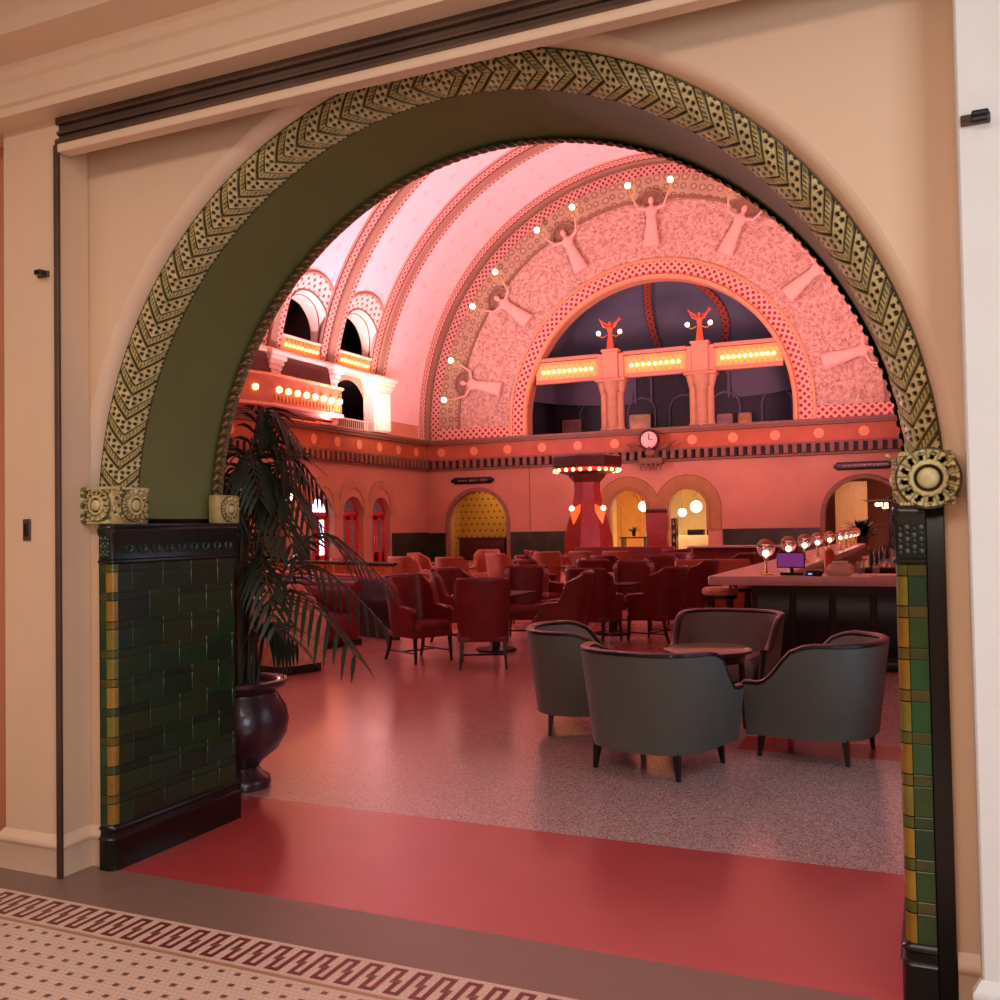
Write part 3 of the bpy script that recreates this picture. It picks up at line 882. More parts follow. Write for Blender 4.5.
# left wall doors
for k in range(3):
    c_ = 31.9-2.15*k
    g = MB(); g.arch([(.74, HL), (.74, HL+.05), (1.06, HL+.09), (1.1, HL+.03), (1.1, HL)], c_, 2.1+.35, zb=2.1, n=28, mp='X')
    struct(g.build('trim_%d' % (29+k), M['tanstone']))
    t = thing('arched_door', 'red arched double door with %s on the left hall wall' % ['a pale fanlight, nearest the corner,', 'a dim fanlight, the middle one of three,', 'a bright daylit fanlight and sidelight'][k], 'door', (HL-.3, c_, 0))
    g = MB(); g.box(-.05, .05, -.74, .74, 2.05, 2.2, .01); g.box(-.05, .05, -.74, -.64, 0, 2.05, .01); g.box(-.05, .05, .64, .74, 0, 2.05, .01)
    g.arch([(.62, -.05), (.62, .05), (.76, .05)], 0, 2.1, zb=2.1, n=20, mp='X')
    g.build('door_frame', M['reddoor'], t)
    for q in (-1, 1):
        g = MB(); a, b = sorted((q*.01, q*.63))
        g.box(-.03, .03, a, a+.14, .02, 2.03, .008); g.box(-.03, .03, b-.14, b, .02, 2.03, .008)
        g.box(-.03, .03, a, b, .02, .55, .008); g.box(-.03, .03, a, b, 1.9, 2.03, .008)
        leaf = g.build('door_leaf', M['reddoor'], t)
        g = MB(); g.box(-.01, .01, a+.14, b-.14, .55, 1.9); g.build('glass_pane', M['daypane'] if (k == 2 and q == 1) else M['pane'], leaf)
    g = MB(); n = 20
    vs = [(0, -.62*math.cos(PI*i/n), 2.2+max(0, .62*math.sin(PI*i/n)-.08)) for i in range(n+1)]
    g.add(vs+[(-.02, v[1], v[2]) for v in vs], [tuple(range(n+1)), tuple(reversed(range(n+1, 2*n+2)))]+[(i, (i+1) % (n+1), n+1+(i+1) % (n+1), n+1+i) for i in range(n+1)])
    g.build('fanlight', M['daypane'] if k == 2 else M['pane'], t, smooth=0)
g = MB(); g.box(HL-.6, HL-.5, 25, 34, 0, 4); struct(g.build('wall_behind_doors', M['dark'], smooth=0))

g = MB(); g.box(HRt-.06, HRt-.02, 1.35, 3.0, .3, 2.6); o = struct(g.build('window_1', mat('dull_day_pane', (180, 200, 220), .3, var=0, emit=(190, 215, 245), es=.7), smooth=0))
g = MB()
for y_ in (1.3, 2.17, 3.05): g.box(HRt-.1, HRt, y_-.05, y_+.05, .25, 2.68)
for z_ in (.27, 2.64): g.box(HRt-.1, HRt, 1.25, 3.1, z_-.04, z_+.04)
g.build('window_frame', M['reddoor'], o, smooth=0)
# ------------------------------------------------------------------ far wall
AL, AB, AC_, AD = (-15.2, 1.7, 1.45), (-8.2, 2.15, .82), (-5.68, 2.15, .82), (1.1, 1.7, 1.45)
g = MB(); g.holed(HL, HRt, 0, 4.3, [(c_, s_, r, 0) for c_, s_, r in (AL, AB, AC_, AD)], FY)
for c_, s_, r in (AL, AB, AC_, AD): g.arch([(r, FY), (r, FY+.5)], c_, s_, zb=0, n=30)
struct(g.build('wall_far', M['salmon']))
g = MB()
for c_, s_, r in (AB, AC_):
    g.arch([(r, FY+.3), (r-.05, FY-.05), (r+.08, FY-.08), (r+.1, FY-.04), (r+.52, FY-.06), (r+.57, FY)], c_, s_, zb=0 if False else s_-.9, n=40)
struct(g.build('trim_32', M['goldstone']))
g = MB()
for c_, s_, r in (AL, AD): g.arch([(r-.02, FY+.2), (r-.02, FY-.06), (r+.1, FY-.08), (r+.16, FY)], c_, s_, zb=.0, n=40)
struct(g.build('trim_33', M['edge']))
t = thing('marble_pier', 'red marble pier between the two globe-lit arches under the clock', 'pier', ((AB[0]+AC_[0])/2, FY-.12, 0))
g = MB(); g.box(-.43, .43, -.1, .1, .1, 2.0, .02); g.build('shaft', M['redlacq'], t)
g = MB(); g.box(-.46, .46, -.13, .13, 2.0, 2.14, .02); g.build('cap_moulding', M['mahog'], t)
g = MB(); g.box(-.46, .46, -.13, .13, 0, .1, .02); g.build('base_moulding', M['mahog'], t)
g = MB()
xs_ = [HL, AL[0]-AL[2]-.18, AL[0]+AL[2]+.18, AB[0]-AB[2]-.6, AC_[0]+AC_[2]+.6, AD[0]-AD[2]-.18, AD[0]+AD[2]+.18, HRt]
for a, b in zip(xs_[::2], xs_[1::2]): g.box(a, b, FY-.06, FY, 0, 1.28)
struct(g.build('wainscot_far', M['dado'], smooth=0))
g = MB(); g.box(-12.66, -12.64, FY-.02, FY, 1.3, 4.1)
struct(g.build('trim_34', M['brown'], smooth=0))

OR, OS = 5.63, 6.1     # opening radius and spring
CXo = -7.03
def far_ring(r_0, r_1, y, m, name, zb=5.48, s2=OS, n=90, cut=None):
    g = MB(); prof = [(r_0, FY), (r_0, y), (r_1, y), (r_1, FY)]
    g.arch(prof, CXo, s2, zb=zb, n=n)
    struct(g.build(name, m))
g = MB(); g.arch([(OR, FY+.5), (OR, FY-.12), (OR+.06, FY-.2), (OR+.16, FY-.22), (OR+.22, FY-.1), (OR+.22, FY)], CXo, OS, zb=5.48, n=90)
struct(g.build('trim_35', M['moulding']))
far_ring(OR+.2, 6.36, FY-.05, M['lattice'], 'trim_36')
far_ring(6.36, 6.48, FY-.11, M['moulding'], 'trim_37')
far_ring(6.48, 8.95, FY-.03, M['relief'], 'trim_38', zb=6.0)
far_ring(8.95, 9.05, FY-.1, M['edge'], 'trim_39', zb=6.0)
far_ring(9.05, 10.0, FY-.03, M['hex'], 'trim_40', zb=6.0)
far_ring(10.0, 10.42, FY-.08, M['lattice2'], 'trim_41')
far_ring(10.42, 10.75, FY-.2, M['edge'], 'trim_42')
g = MB()
for a, b in ((CXo-10.0, CXo-6.4), (CXo+6.4, CXo+10.0)):
    g.add([(a, FY-.06, 5.48), (b, FY-.06, 5.48), (b, FY-.06, 6.0), (a, FY-.06, 6.0)], [(0, 1, 2, 3)], [(a, 5.48), (b, 5.48), (b, 6), (a, 6)])
    g.box(a, b, FY-.05, FY, 5.48, 6.0)
struct(g.build('trim_43', M['lattice'], smooth=0))
# wall above (behind rings)
g = MB(); n = 60
g.arch([(OR, FY+.02), (11.2, FY+.02)], CXo, OS, zb=5.3, n=60); struct(g.build('wall_far_upper', M['salmon']))

# loggia behind the opening
g = MB()
def dome(i, j):
    a = PI*i; b = PI/2*j
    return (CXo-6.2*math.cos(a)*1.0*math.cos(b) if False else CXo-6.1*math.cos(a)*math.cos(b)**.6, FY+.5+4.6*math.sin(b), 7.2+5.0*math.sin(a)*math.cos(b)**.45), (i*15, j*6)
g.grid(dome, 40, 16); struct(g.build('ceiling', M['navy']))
g = MB()
def drib(az, az2):
    pts = []
    for j in range(15):
        b = PI/2*(j/14)*.9; a = az+(az2-az)*j/14
        p = dome(a/PI, j/14*.9)[0]; pts.append(p)
    return pts
for az in ((PI*.49, PI*.38), (PI*.54, PI*.74)):
    P = drib(*az); vs = []; uv = []; L_ = 0
    for i, p in enumerate(P):
        if i: L_ += math.dist(p, P[i-1])
        vs += [(p[0]-.17, p[1]-.02, p[2]-.06), (p[0]-.17, p[1]-.06, p[2]-.16), (p[0]+.17, p[1]-.06, p[2]-.16), (p[0]+.17, p[1]-.02, p[2]-.06)]
        uv += [(L_, -.2), (L_, -.17), (L_, .17), (L_, .2)]
    g.add(vs, [(i*4+j, (i+1)*4+j, (i+1)*4+j+1, i*4+j+1) for i in range(len(P)-1) for j in range(3)], uv)
struct(g.build('trim_44', M['redrib']))
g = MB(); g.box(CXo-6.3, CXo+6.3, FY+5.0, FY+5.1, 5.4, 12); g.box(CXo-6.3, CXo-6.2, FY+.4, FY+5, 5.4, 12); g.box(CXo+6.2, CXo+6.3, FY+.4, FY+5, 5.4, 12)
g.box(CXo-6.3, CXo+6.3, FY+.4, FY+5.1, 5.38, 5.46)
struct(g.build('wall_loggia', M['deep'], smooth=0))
g = MB()
for c_ in (-10.6, -7.0, -3.4):
    g.arch([(1.35, FY+4.99), (1.35, FY+4.9), (1.47, FY+4.88), (1.5, FY+4.99)], c_, 8.9, zb=7.2, n=26)
for c_ in (-11.3, -8.9, -6.9, -5.0, -2.7):
    g.arch([(.62, FY+4.99), (.62, FY+4.92), (.7, FY+4.9), (.72, FY+4.99)], c_, 6.8, zb=5.5, n=20)
struct(g.build('trim_45', M['navy']))
def frame(x, z, w_, h_, lab, mt):
    t = thing('framed_picture', lab, 'picture', (x, FY+4.8, z))
    g = MB(); 
    for a, b, c2, d2 in ((-w_/2, w_/2, -h_/2, -h_/2+.05), (-w_/2, w_/2, h_/2-.05, h_/2), (-w_/2, -w_/2+.05, -h_/2, h_/2), (w_/2-.05, w_/2, -h_/2, h_/2)): g.box(a, b, -.04, 0, c2, d2)
    g.build('frame', M['tanstone'], t, smooth=0)
    g = MB(); g.box(-w_/2+.05, w_/2-.05, -.02, 0, -h_/2+.05, h_/2-.05); g.build('picture_panel', mt, t, smooth=0)
pics = mat('faded_violet_print', (150, 110, 110), .4, var=.2, scale=2); pics2 = mat('golden_landscape_print', (190, 140, 80), .4, var=.3, scale=1.5)
frame(-12.35, 6.25, .95, .75, 'framed violet picture in the loggia behind the left balustrade bay', pics)
frame(-8.95, 6.3, 1.05, .75, 'framed golden picture in the loggia behind the middle bay', pics2)
frame(-5.0, 6.1, .7, .7, 'left of two small pictures in the dark right loggia bay', pics)
frame(-4.1, 6.1, .6, .7, 'right of two small pictures in the dark right loggia bay', pics2)

# columns and lit balustrades in the opening
def cluster(x, lab):
    t = thing('clustered_column', lab, 'column', (x, FY+.15, 5.48))
    for k, (dx, rr) in enumerate(((-.36, .15), (0, .25), (.36, .15))):
        g = MB(); g.lathe([(rr*1.25, 0), (rr*1.25, .12), (rr, .2), (rr, 1.62), (rr*1.1, 1.66)], 16, (dx, 0, 0)); (g.box(-.4, .4, .05, .25, 0, 1.7) if dx == 0 else 0); g.build('shaft', M['tanstone'], t)
    g = MB(); g.lathe([(.12, 1.62), (.13, 1.72), (.2, 2.0), (.24, 2.1)], 12, (-.42, 0, 0)); g.lathe([(.12, 1.62), (.13, 1.72), (.2, 2.0), (.24, 2.1)], 12, (.42, 0, 0))
    g.lathe([(.28, 1.62), (.29, 1.7), (.42, 2.05), (.44, 2.12)], 16); g.box(-.66, .66, -.4, .4, 2.1, 2.24, .02)
    g.build('column_capital', M['tanstone'], t)
    g = MB(); g.box(-.52, .52, -.3, .3, -.0, .06, .01); g.build('base', M['brown'], t)
    g = MB(); g.box(-.33, .33, -.3, .1, 2.24, 3.45, .02); g.box(-.38, .38, -.34, .12, 3.38, 3.48, .02); g.box(-.55, -.33, -.2, .1, 2.24, 3.3, .02); g.box(.33, .55, -.2, .1, 2.24, 3.3, .02)
    g.build('pedestal', M['salmon2'], t)
cluster(-8.83, 'clustered tan column with a pedestal, left of the two in the great arch opening')
cluster(-5.02, 'clustered tan column with a pedestal, right of the two in the great arch opening')
def balus(x0, x1, lab, n):
    xc = (x0+x1)/2; h = (x1-x0)/2
    t = thing('lit_balustrade', lab, 'balustrade', (xc, FY+.1, 7.72))
    g = MB(); g.box(-h, h, -.05, .05, .1, .92); g.build('back_panel', M['panel'], t)
    g = MB(); g.box(-h, h, -.16, .12, .95, 1.1, .02); g.box(-h, h, -.14, .1, -.02, .14, .02); g.build('rail', M['salmon'], t)
    for k in range(n):
        xx = -h+.35+k*(2*h-.7)/(n-1)
        g = MB(); g.ball((xx, -.1, .5), .075, 10); g.build('bulb', M['bulb'], t)
    g = MB()
    for k in range(n+1):
        xx = -h+.22+k*(2*h-.44)/n
        for zz in (.27, .75): g.ball((xx, -.06, zz), .085, 8, sc=(1, .5, 1))
    g.build('rosette_row', M['rosette_glow'], t)
balus(-12.25, -9.36, 'glowing bulb-studded balustrade in the left bay of the great arch opening', 10)
balus(-8.28, -5.57, 'glowing bulb-studded balustrade in the middle bay of the great arch opening', 9)
balus(-4.47, -1.75, 'glowing bulb-studded balustrade in the right bay of the great arch opening', 10)

# winged torch figures
def figure(g, s_, arms, lift=1.):
    """standing draped figure, arms raised, facing -Y"""
    g.lathe([(.20*s_, 0), (.17*s_, .3*s_), (.12*s_, .62*s_), (.10*s_, .78*s_), (.13*s_, .95*s_), (.155*s_, 1.08*s_), (.08*s_, 1.17*s_), (.045*s_, 1.2*s_), (.045*s_, 1.25*s_)], 12, sy=.7)
    g.ball((0, 0, 1.33*s_), .085*s_, 10, sc=(.9, 1, 1.2))
def arm_mesh(s_, ex, ez, q):
    g = MB()
    if 1:
        g.tube([(q*.12*s_, 0, 1.1*s_), (q*.3*s_, -.08*s_, 1.15*s_), (q*ex*s_, -.12*s_, ez*s_)], [.05*s_, .04*s_, .022*s_], 6)
        g.ball((q*ex*s_, -.12*s_, ez*s_), .035*s_, 6)
    return g
for x, lab in ((-8.83, 'left'), (-5.02, 'right')):
    t = thing('torch_figure', 'red-lit winged figure lamp on the %s column of the great arch opening' % lab, 'statue', (x, FY-.02, 8.95))
    g = MB(); figure(g, .85, None)
    g.build('body', M['redgold'], t)
    for q in (-1, 1): arm_mesh(.85, .5, 1.55, q).build('arm', M['redgold'], t)
    g = MB()
    for q in (-1, 1): 
        g.grid(lambda i, j: ((q*(.06+.42*i), .08, 1.0+.32*i+.16*(j-.5)*(1-i*.7)),), 5, 2); g.grid(lambda i, j: ((q*(.06+.42*i), .1, 1.0+.32*i+.16*(j-.5)*(1-i*.7)),), 5, 2)
    g.build('wings', M['redgold'], t)
    for q in (-1, 1):
        g = MB(); g.tube([(q*.1, -.05, .62), (q*.3, -.1, .52), (q*.45, -.12, .6)], .02, 6); br = g.build('lamp_bracket', M['gold'], t)
        g = MB(); g.ball((q*.47, -.12, .71), .10, 12); g.build('lamp_globe', M['globep'], br)
# cast figures with torches on the wall
pos = ['lowest on the left of the great wall arch', 'second from the left on the great wall arch', 'third from the left on the great wall arch', 'at the crown of the great wall arch', 'just right of the crown of the great wall arch', 'sixth from the left on the great wall arch', 'lowest on the right of the great wall arch']
for k, ang in enumerate((167.5, 141.2, 115, 89, 63.5, 38, 13)):
    a = math.radians(ang); r_ = 6.98
    t = thing('relief_figure', 'pale plaster figure with raised arms, %s' % pos[k], 'relief sculpture', (CXo+r_*math.cos(a), FY-.2, OS+r_*math.sin(a)))
    t.rotation_euler = (0, PI/2-a, 0)
    g = MB(); g.lathe([(.34, 0), (.30, .35), (.24, .8), (.21, 1.1), (.18, 1.25), (.25, 1.42), (.27, 1.56), (.12, 1.68), (.07, 1.72), (.07, 1.78)], 14, sy=.45)
    g.ball((0, -.03, 1.9), .14, 10, sc=(.9, .9, 1.15)); g.build('body', M['figure'], t)
    for q in (-1, 1):
        g = MB(); g.tube([(q*.2, 0, 1.55), (q*.55, -.1, 1.62), (q*.8, -.18, 2.15)], [.075, .055, .035], 6); g.ball((q*.8, -.18, 2.17), .06, 6); g.build('arm', M['figure'], t)
    g = MB(); g.arch([(.50, .16), (.50, .05), (.57, .03), (.60, .16)], 0, 1.82, n=24); g.arch([(.02, .12), (.50, .12)], 0, 1.82, n=24); g.build('halo', M['edge'], t)
    for q in (-1, 1):
        dx = q*.80; dz = 2.42
        if k == 6 or (k > 3): pass
        g = MB(); g.tube([(q*.8, -.2, 2.1), (q*.86, -.3, 2.42)], .03, 6); br = g.build('torch', M['gold'], t)
        g = MB(); g.ball((q*.9, -.34, 2.55), .125, 12); g.build('lamp_globe', M['globe'], br)

# clock with eagle bracket
t = thing('wall_clock', 'round pink-faced clock on an eagle bracket at the middle of the frieze', 'clock', (-7.07, FY-.5, 4.98))
Rx = Matrix.Rotation(PI/2, 4, 'X')
g = MB(); g.lathe([(0, .0), (.40, .0), (.44, .05), (.40, .12), (.34, .12)], 32, T=Rx); g.build('clock_case', M['mahog'], t)
g = MB(); g.lathe([(0, .136), (.33, .13), (.34, .118)], 32, T=Rx); g.build('clock_face', M['clockface'], t)
g = MB(); g.box(-.012, .012, -.165, -.145, 0, .24); g.box(0, .17, -.165, -.145, -.012, .012); g.build('clock_hands', M['black'], t)
g = MB()
for k in range(12): 
    a = k*PI/6; g.box(.28*math.cos(a)-.015, .28*math.cos(a)+.015, -.155, -.14, .28*math.sin(a)-.015, .28*math.sin(a)+.015)
g.build('hour_marks', M['black'], t)
g = MB()
for q in (-1, 1):
    for k in range(6):
        g.tube([(q*.25, .1, -.38), (q*(.6+.05*k), .05, -.32+.03*k), (q*(1.15-.09*k), .1, -.02-.11*k)], [.07, .055, .01], 6)
g.ball((0, 0, -.52), .2, 10, sc=(1.2, .9, 1)); g.ball((0, -.12, -.36), .09, 8)
g.build('eagle', M['brown'], t)
g = MB(); g.box(-.5, .5, .0, .48, -.98, -.72, .03)
for k in range(5): g.tube([(-.4+k*.2, .1, -.95), (-.4+k*.2, .1, -1.25)], [.07, .03], 8)
g.build('bracket', M['brown'], t)
# sign boards with tiny gilt letters (unreadable in the photograph)
def sign(x, lab):
    t = thing('sign_board', lab, 'sign', (x, FY-.02, 3.62))
    g = MB(); g.box(-.95, .95, -.06, 0, -.15, .15, .02); g.tube([(-1.05, -.03, 0), (-.95, -.03, 0)], .08, 8); g.tube([(.95, -.03, 0), (1.05, -.03, 0)], .08, 8); g.build('board', M['black'], t)
    g = MB(); rr = random.Random(5)
    for k in range(16):
        if k in (5, 11): continue
        xx = -.72+k*.094; g.box(xx, xx+.02, -.068, -.06, -.04, .04)
        g.box(xx, xx+.055, -.068, -.06, rr.choice([.03, -.005, -.04]), rr.choice([.03, -.005, -.04])+.052 if False else .04)
    g.build('gilt_lettering', M['tanstone'], t, smooth=0)
sign(-15.4, 'long dark sign board above the gilded arch on the left of the far wall')
sign(1.1, 'long dark sign board above the large right arch of the far wall')

# rooms behind the four arches
def room(x0, x1, dep, h, mw, name, fl=None):
    g = MB(); y0 = FY+.5; y1 = y0+dep
    g.add([(x0, y0, 0), (x0, y1, 0), (x0, y1, h), (x0, y0, h)], [(0, 1, 2, 3)], [(y0, 0), (y1, 0), (y1, h), (y0, h)])
    g.add([(x1, y0, 0), (x1, y1, 0), (x1, y1, h), (x1, y0, h)], [(3, 2, 1, 0)], [(y0, 0), (y1, 0), (y1, h), (y0, h)])
    g.add([(x0, y1, 0), (x1, y1, 0), (x1, y1, h), (x0, y1, h)], [(0, 1, 2, 3)], [(x0, 0), (x1, 0), (x1, h), (x0, h)])
    g.add([(x0, y0, h), (x1, y0, h), (x1, y1, h), (x0, y1, h)], [(0, 1, 2, 3)]); g.add([(x0, y0, -.0), (x1, y0, 0), (x1, y1, 0), (x0, y1, 0)], [(0, 1, 2, 3)])
    n_ = len(g.f)
    for q, nm_ in enumerate(('left', 'right', 'back', 'ceiling', 'floor')):
        h_ = MB(); h_.add(g.v[q*4:q*4+4], [tuple(i-q*4 for i in g.f[q])], g.uv[q*4:q*4+4]); struct(h_.build(('' if q > 2 else 'wall_')+(nm_ if q > 2 else name[5:]+'_'+nm_), mw, smooth=0))
room(-10.4, -3.4, 7, 4.2, M['creamroom'], 'wall_annex_middle')
room(-17.4, -12.6, 2.2, 3.9, M['goldroom'], 'wall_annex_left')
room(-1.2, 3.4, 8, 4, M['salmon'], 'wall_annex_right')
# gold room: dark arch and wooden screen
g = MB(); g.arch([(.55, FY+2.0), (.55, FY+1.9), (.72, FY+1.86), (.75, FY+2.5)], -13.9, 1.35, zb=0, n=24)
g.add([(-14.45, FY+2.55, 0), (-13.35, FY+2.55, 0), (-13.35, FY+2.55, 1.8), (-14.45, FY+2.55, 1.8)], [(0, 1, 2, 3)])
tag(g.build('inner_doorway', M['dark'], smooth=0), 'dark inner doorway inside the gilded arch room', 'doorway')
t = thing('host_stand', 'dark wooden stand inside the gilded left arch', 'counter', (-15.3, FY+1.0, 0))
g = MB(); g.box(-1.2, 1.1, -.3, .3, 0, .98, .02); g.build('body', M['mahog'], t)
g = MB(); g.box(-1.25, 1.15, -.35, .35, .98, 1.04, .01); g.build('top', M['mahog'], t)
# middle rooms
g = MB(); g.arch([(.02, FY+5.5), (1.0, FY+5.5), (1.0, FY+5.4), (1.12, FY+5.38), (1.15, FY+5.6)], -10.2, 2.3, zb=.1, n=28)
tag(g.build('amber_niche', M['orangeroom']), 'amber arched niche on the back wall behind the left globe-lit arch', 'niche')
for k, (x, y, z, r_, lab) in enumerate(((-7.80, 37.0, 2.28, .22, 'opal globe lamp hanging in the left of the paired arches'), (-6.52, 38.6, 2.0, .18, 'smaller opal globe lamp in the right of the paired arches'), (-5.55, 37.0, 2.22, .24, 'larger opal globe lamp in the right of the paired arches'))):
    t = thing('globe_lamp', lab, 'lamp', (x, y, z))
    g = MB(); g.ball((0, 0, 0), r_, 20); g.build('glass_globe', M['globe'], t)
    g = MB(); g.tube([(0, 0, r_*.9), (0, 0, 4.2-z)], .018, 6); g.lathe([(.1, 4.2-z-.04), (.1, 4.2-z)], 12); g.build('stem', M['brass'], t)
t = thing('serving_counter', 'pale counter with dark machines inside the right globe-lit arch', 'counter', (-5.9, FY+3.2, 0))
g = MB(); g.box(-.9, 1.2, -.35, .35, 0, 1.0, .02); g.build('body', M['creamroom'], t)
g = MB(); g.box(-.5, .2, -.25, .2, 1.0, 1.25, .02); g.box(.35, .9, -.25, .2, 1.0, 1.35, .02); g.build('machine', M['black'], t)
t = thing('dark_shelf', 'dark shelving unit at the left edge of the right globe-lit arch', 'shelf', (-6.62, FY+1.1, 0))
g = MB(); g.box(-.22, .22, -.2, .2, 0, 1.75, .01); g.build('cabinet', M['darkwood'], t)
for q in (.75, 1.1, 1.45):
    g = MB()
    for i in range(3): g.lathe([(.045, 0), (.045, .13), (.02, .17), (.02, .22)], 8, (-.12+i*.12, -.24, q))
    g.build('bottle_row', M['globe'] if False else M['pane'], t)
t = thing('dining_table', 'dark table with glasses inside the left globe-lit arch', 'table', (-8.3, FY+1.3, 0))
g = MB(); g.box(-.6, .6, -.35, .35, .92, .98, .01); g.build('tabletop', M['darkwood'], t)
for q in (-1, 1):
    g = MB(); g.box(q*.5-.03, q*.5+.03, -.3, .3, 0, .92, .01); g.build('leg', M['darkwood'], t)
def bush(x, y, z, s_, lab, n=40, seed=1, cat='plant'):
    rr = random.Random(seed); g = MB()
    for k in range(n):
        a = rr.random()*2*PI; el = rr.uniform(.2, 1.4); L_ = s_*rr.uniform(.6, 1.)
        d = Vector((math.cos(a)*math.cos(el), math.sin(a)*math.cos(el), math.sin(el)))
        sd = Vector((-math.sin(a), math.cos(a), 0))*L_*.09
        P = [d*L_*q+Vector((0, 0, -L_*.35*q*q)) for q in (0, .35, .7, 1)]
        vs = []
        for i, p in enumerate(P):
            wq = (.3, 1, .8, .05)[i]; vs += [p-sd*wq, p+Vector((0, 0, .01)), p+sd*wq]
        g.add(vs, [(i*3+j, i*3+j+1, i*3+3+j+1, i*3+3+j) for i in range(3) for j in range(2)])
    t = thing('potted_plant', lab, cat, (x, y, z))
    g.build('foliage', M['leaf'], t)
    g = MB(); g.lathe([(.1*s_, -.4*s_), (.16*s_, -.38*s_), (.2*s_, -.05*s_), (.22*s_, 0), (.18*s_, .02)], 14); g.build('pot', M['pot'], t)
bush(-8.35, FY+1.3, 1.18, .45, 'dark leafy arrangement on the table inside the left globe-lit arch', 30, 2)
# right arch room furniture
bush(.9, FY+1.6, .9, 1.3, 'leafy green plant inside the large right arch', 60, 3)
g = MB()
for k in range(26):
    x = -.35+k*.05; g.tube([(x, FY+5, .3), (x, FY+5, 3.2)], .03+.01*(k % 2), 6)
tag(g.build('drape', M['creamroom']), 'pale pleated drape inside the large right arch', 'curtain')
t = thing('tall_cabinet', 'dark tall cabinet before the large right arch, beside the jamb', 'cabinet', (2.35, FY-.9, 0))
g = MB(); g.box(-.35, .5, -.3, .3, 0, 2.35, .02); g.build('body', M['darkwood'], t)
g = MB(); g.box(-.38, .53, -.33, .33, 2.35, 2.42, .01); g.build('cornice', M['darkwood'], t)
t = thing('chandelier', 'pink glowing tiered lamp hanging inside the large right arch', 'lamp', (2.05, 38.6, 2.05))
g = MB(); g.tube([(0, 0, .1), (0, 0, 1.9)], .02, 6); g.build('stem', M['brass'], t)
for k, (rr, zz) in enumerate(((.62, .1), (.5, 0), (.36, -.1))):
    g = MB(); n = 16-2*k
    for i in range(n): g.ball((.15*k+rr*math.cos(2*PI*i/n), rr*math.sin(2*PI*i/n), zz), .08, 8)
    g.build('bulb_ring', M['globep'], t)
g = MB(); g.lathe([(.05, .16), (.6, .14), (.62, .1), (.3, -.08), (.05, -.12)], 20); g.build('frame', M['brass'], t)

# ------------------------------------------------------------------ lamp pillars
t = thing('lamp_pillar', 'tall dark red flared pillar lamp with a bulb-lit square canopy before the far wall', 'lamp', (-7.02, 27.3, 0), rz=.42)
def taper(g, prof, n=8, rot=PI/8, m=0):
    vs = []; k = len(prof)
    for r_, z in prof: vs += [(r_*math.cos(2*PI*i/n+rot), r_*math.sin(2*PI*i/n+rot), z) for i in range(n)]
    g.add(vs, [(i*n+j, i*n+(j+1) % n, (i+1)*n+(j+1) % n, (i+1)*n+j) for i in range(k-1) for j in range(n)]+[tuple(range((k-1)*n, k*n)), tuple(reversed(range(n)))], m=m)
g = MB(); taper(g, [(.95, 0), (.95, .5), (.86, .6), (.84, 1.1), (.72, 1.6), (.52, 2.2), (.44, 2.7), (.46, 2.95)]); g.build('shaft', M['redlacq'], t, smooth=20)
g = MB(); taper(g, [(.46, 2.95), (.5, 3.0), (.62, 3.12), (.66, 3.2), (1.0, 3.3)]); g.build('neck', M['mahog'], t, smooth=20)
g = MB(); taper(g, [(1.16, 3.42), (1.2, 3.5), (1.2, 3.78), (1.08, 3.84)]); g.build('canopy', M['mahog'], t, smooth=20)
g = MB(); taper(g, [(1.05, 3.3), (1.14, 3.36), (1.14, 3.42)]); g.build('canopy_tray', M['redgold'], t, smooth=20)
for i in range(8):
    a0 = 2*PI*i/8+PI/8; a1 = a0+PI/4
    for q in (.15, .5, .85):
        x = 1.14*(math.cos(a0)*(1-q)+math.cos(a1)*q); y = 1.14*(math.sin(a0)*(1-q)+math.sin(a1)*q)
        g = MB(); g.ball((x, y, 3.34), .06, 8); g.build('bulb', M['bulb'], t)
for i in range(4):
    a = 2*PI*i/4-math.radians(26)-.42
    g = MB(); R_ = .57; Tm = Matrix.Rotation(a, 4, 'Z')
    vs = [(R_+.10, 0, 1.5), (R_+.02, -.26, 2.02), (R_-.05, -.18, 2.22), (R_+.02, 0, 2.12), (R_-.05, .18, 2.22), (R_+.02, .26, 2.02), (R_+.2, 0, 2.0), (R_-.2, 0, 1.9)]
    g.add(vs, [(0, 1, 6), (1, 2, 6), (2, 3, 6), (3, 4, 6), (4, 5, 6), (5, 0, 6), (1, 0, 7), (2, 1, 7), (3, 2, 7), (4, 3, 7), (5, 4, 7), (0, 5, 7)], T=Tm)
    s = g.build('heart_sconce', M['heart'], t, smooth=0)
    g = MB(); g.ball((R_+.16, 0, 2.08), .09, 10, T=Tm); g.build('bulb', M['globep'], s)
# wall sconces glimpsed through the palm
for k, (y, lab) in enumerate(((23.6, 'glowing round sconce on the left hall wall behind the palm, left of the pair'), (25.1, 'glowing round sconce on the left hall wall behind the palm, right of the pair'))):
    t = thing('wall_sconce', lab, 'lamp', (HL, y, 2.6))
    g = MB(); g.box(0, .06, -.09, .09, -.3, .1, .02); g.tube([(.05, 0, -.1), (.25, 0, -.12), (.3, 0, -.02)], .025, 8); g.build('bracket', M['gold'], t)
    g = MB(); g.ball((.3, 0, .1), .16, 14); g.build('globe', M['globep'], t)
g = MB(); g.arch([(.9, HL+.02), (.9, HL+.1), (1.2, HL+.12), (1.22, HL)], 24.3, 2.4, zb=0, n=26, mp='X'); struct(g.build('trim_46', M['tanstone']))
g = MB(); g.arch([(.02, HL+.03), (.92, HL+.03)], 24.3, 2.4, zb=0, n=26, mp='X'); tag(g.build('red_panel', M['redlacq']), 'dark red arched panel on the left wall behind the palm', 'panel')

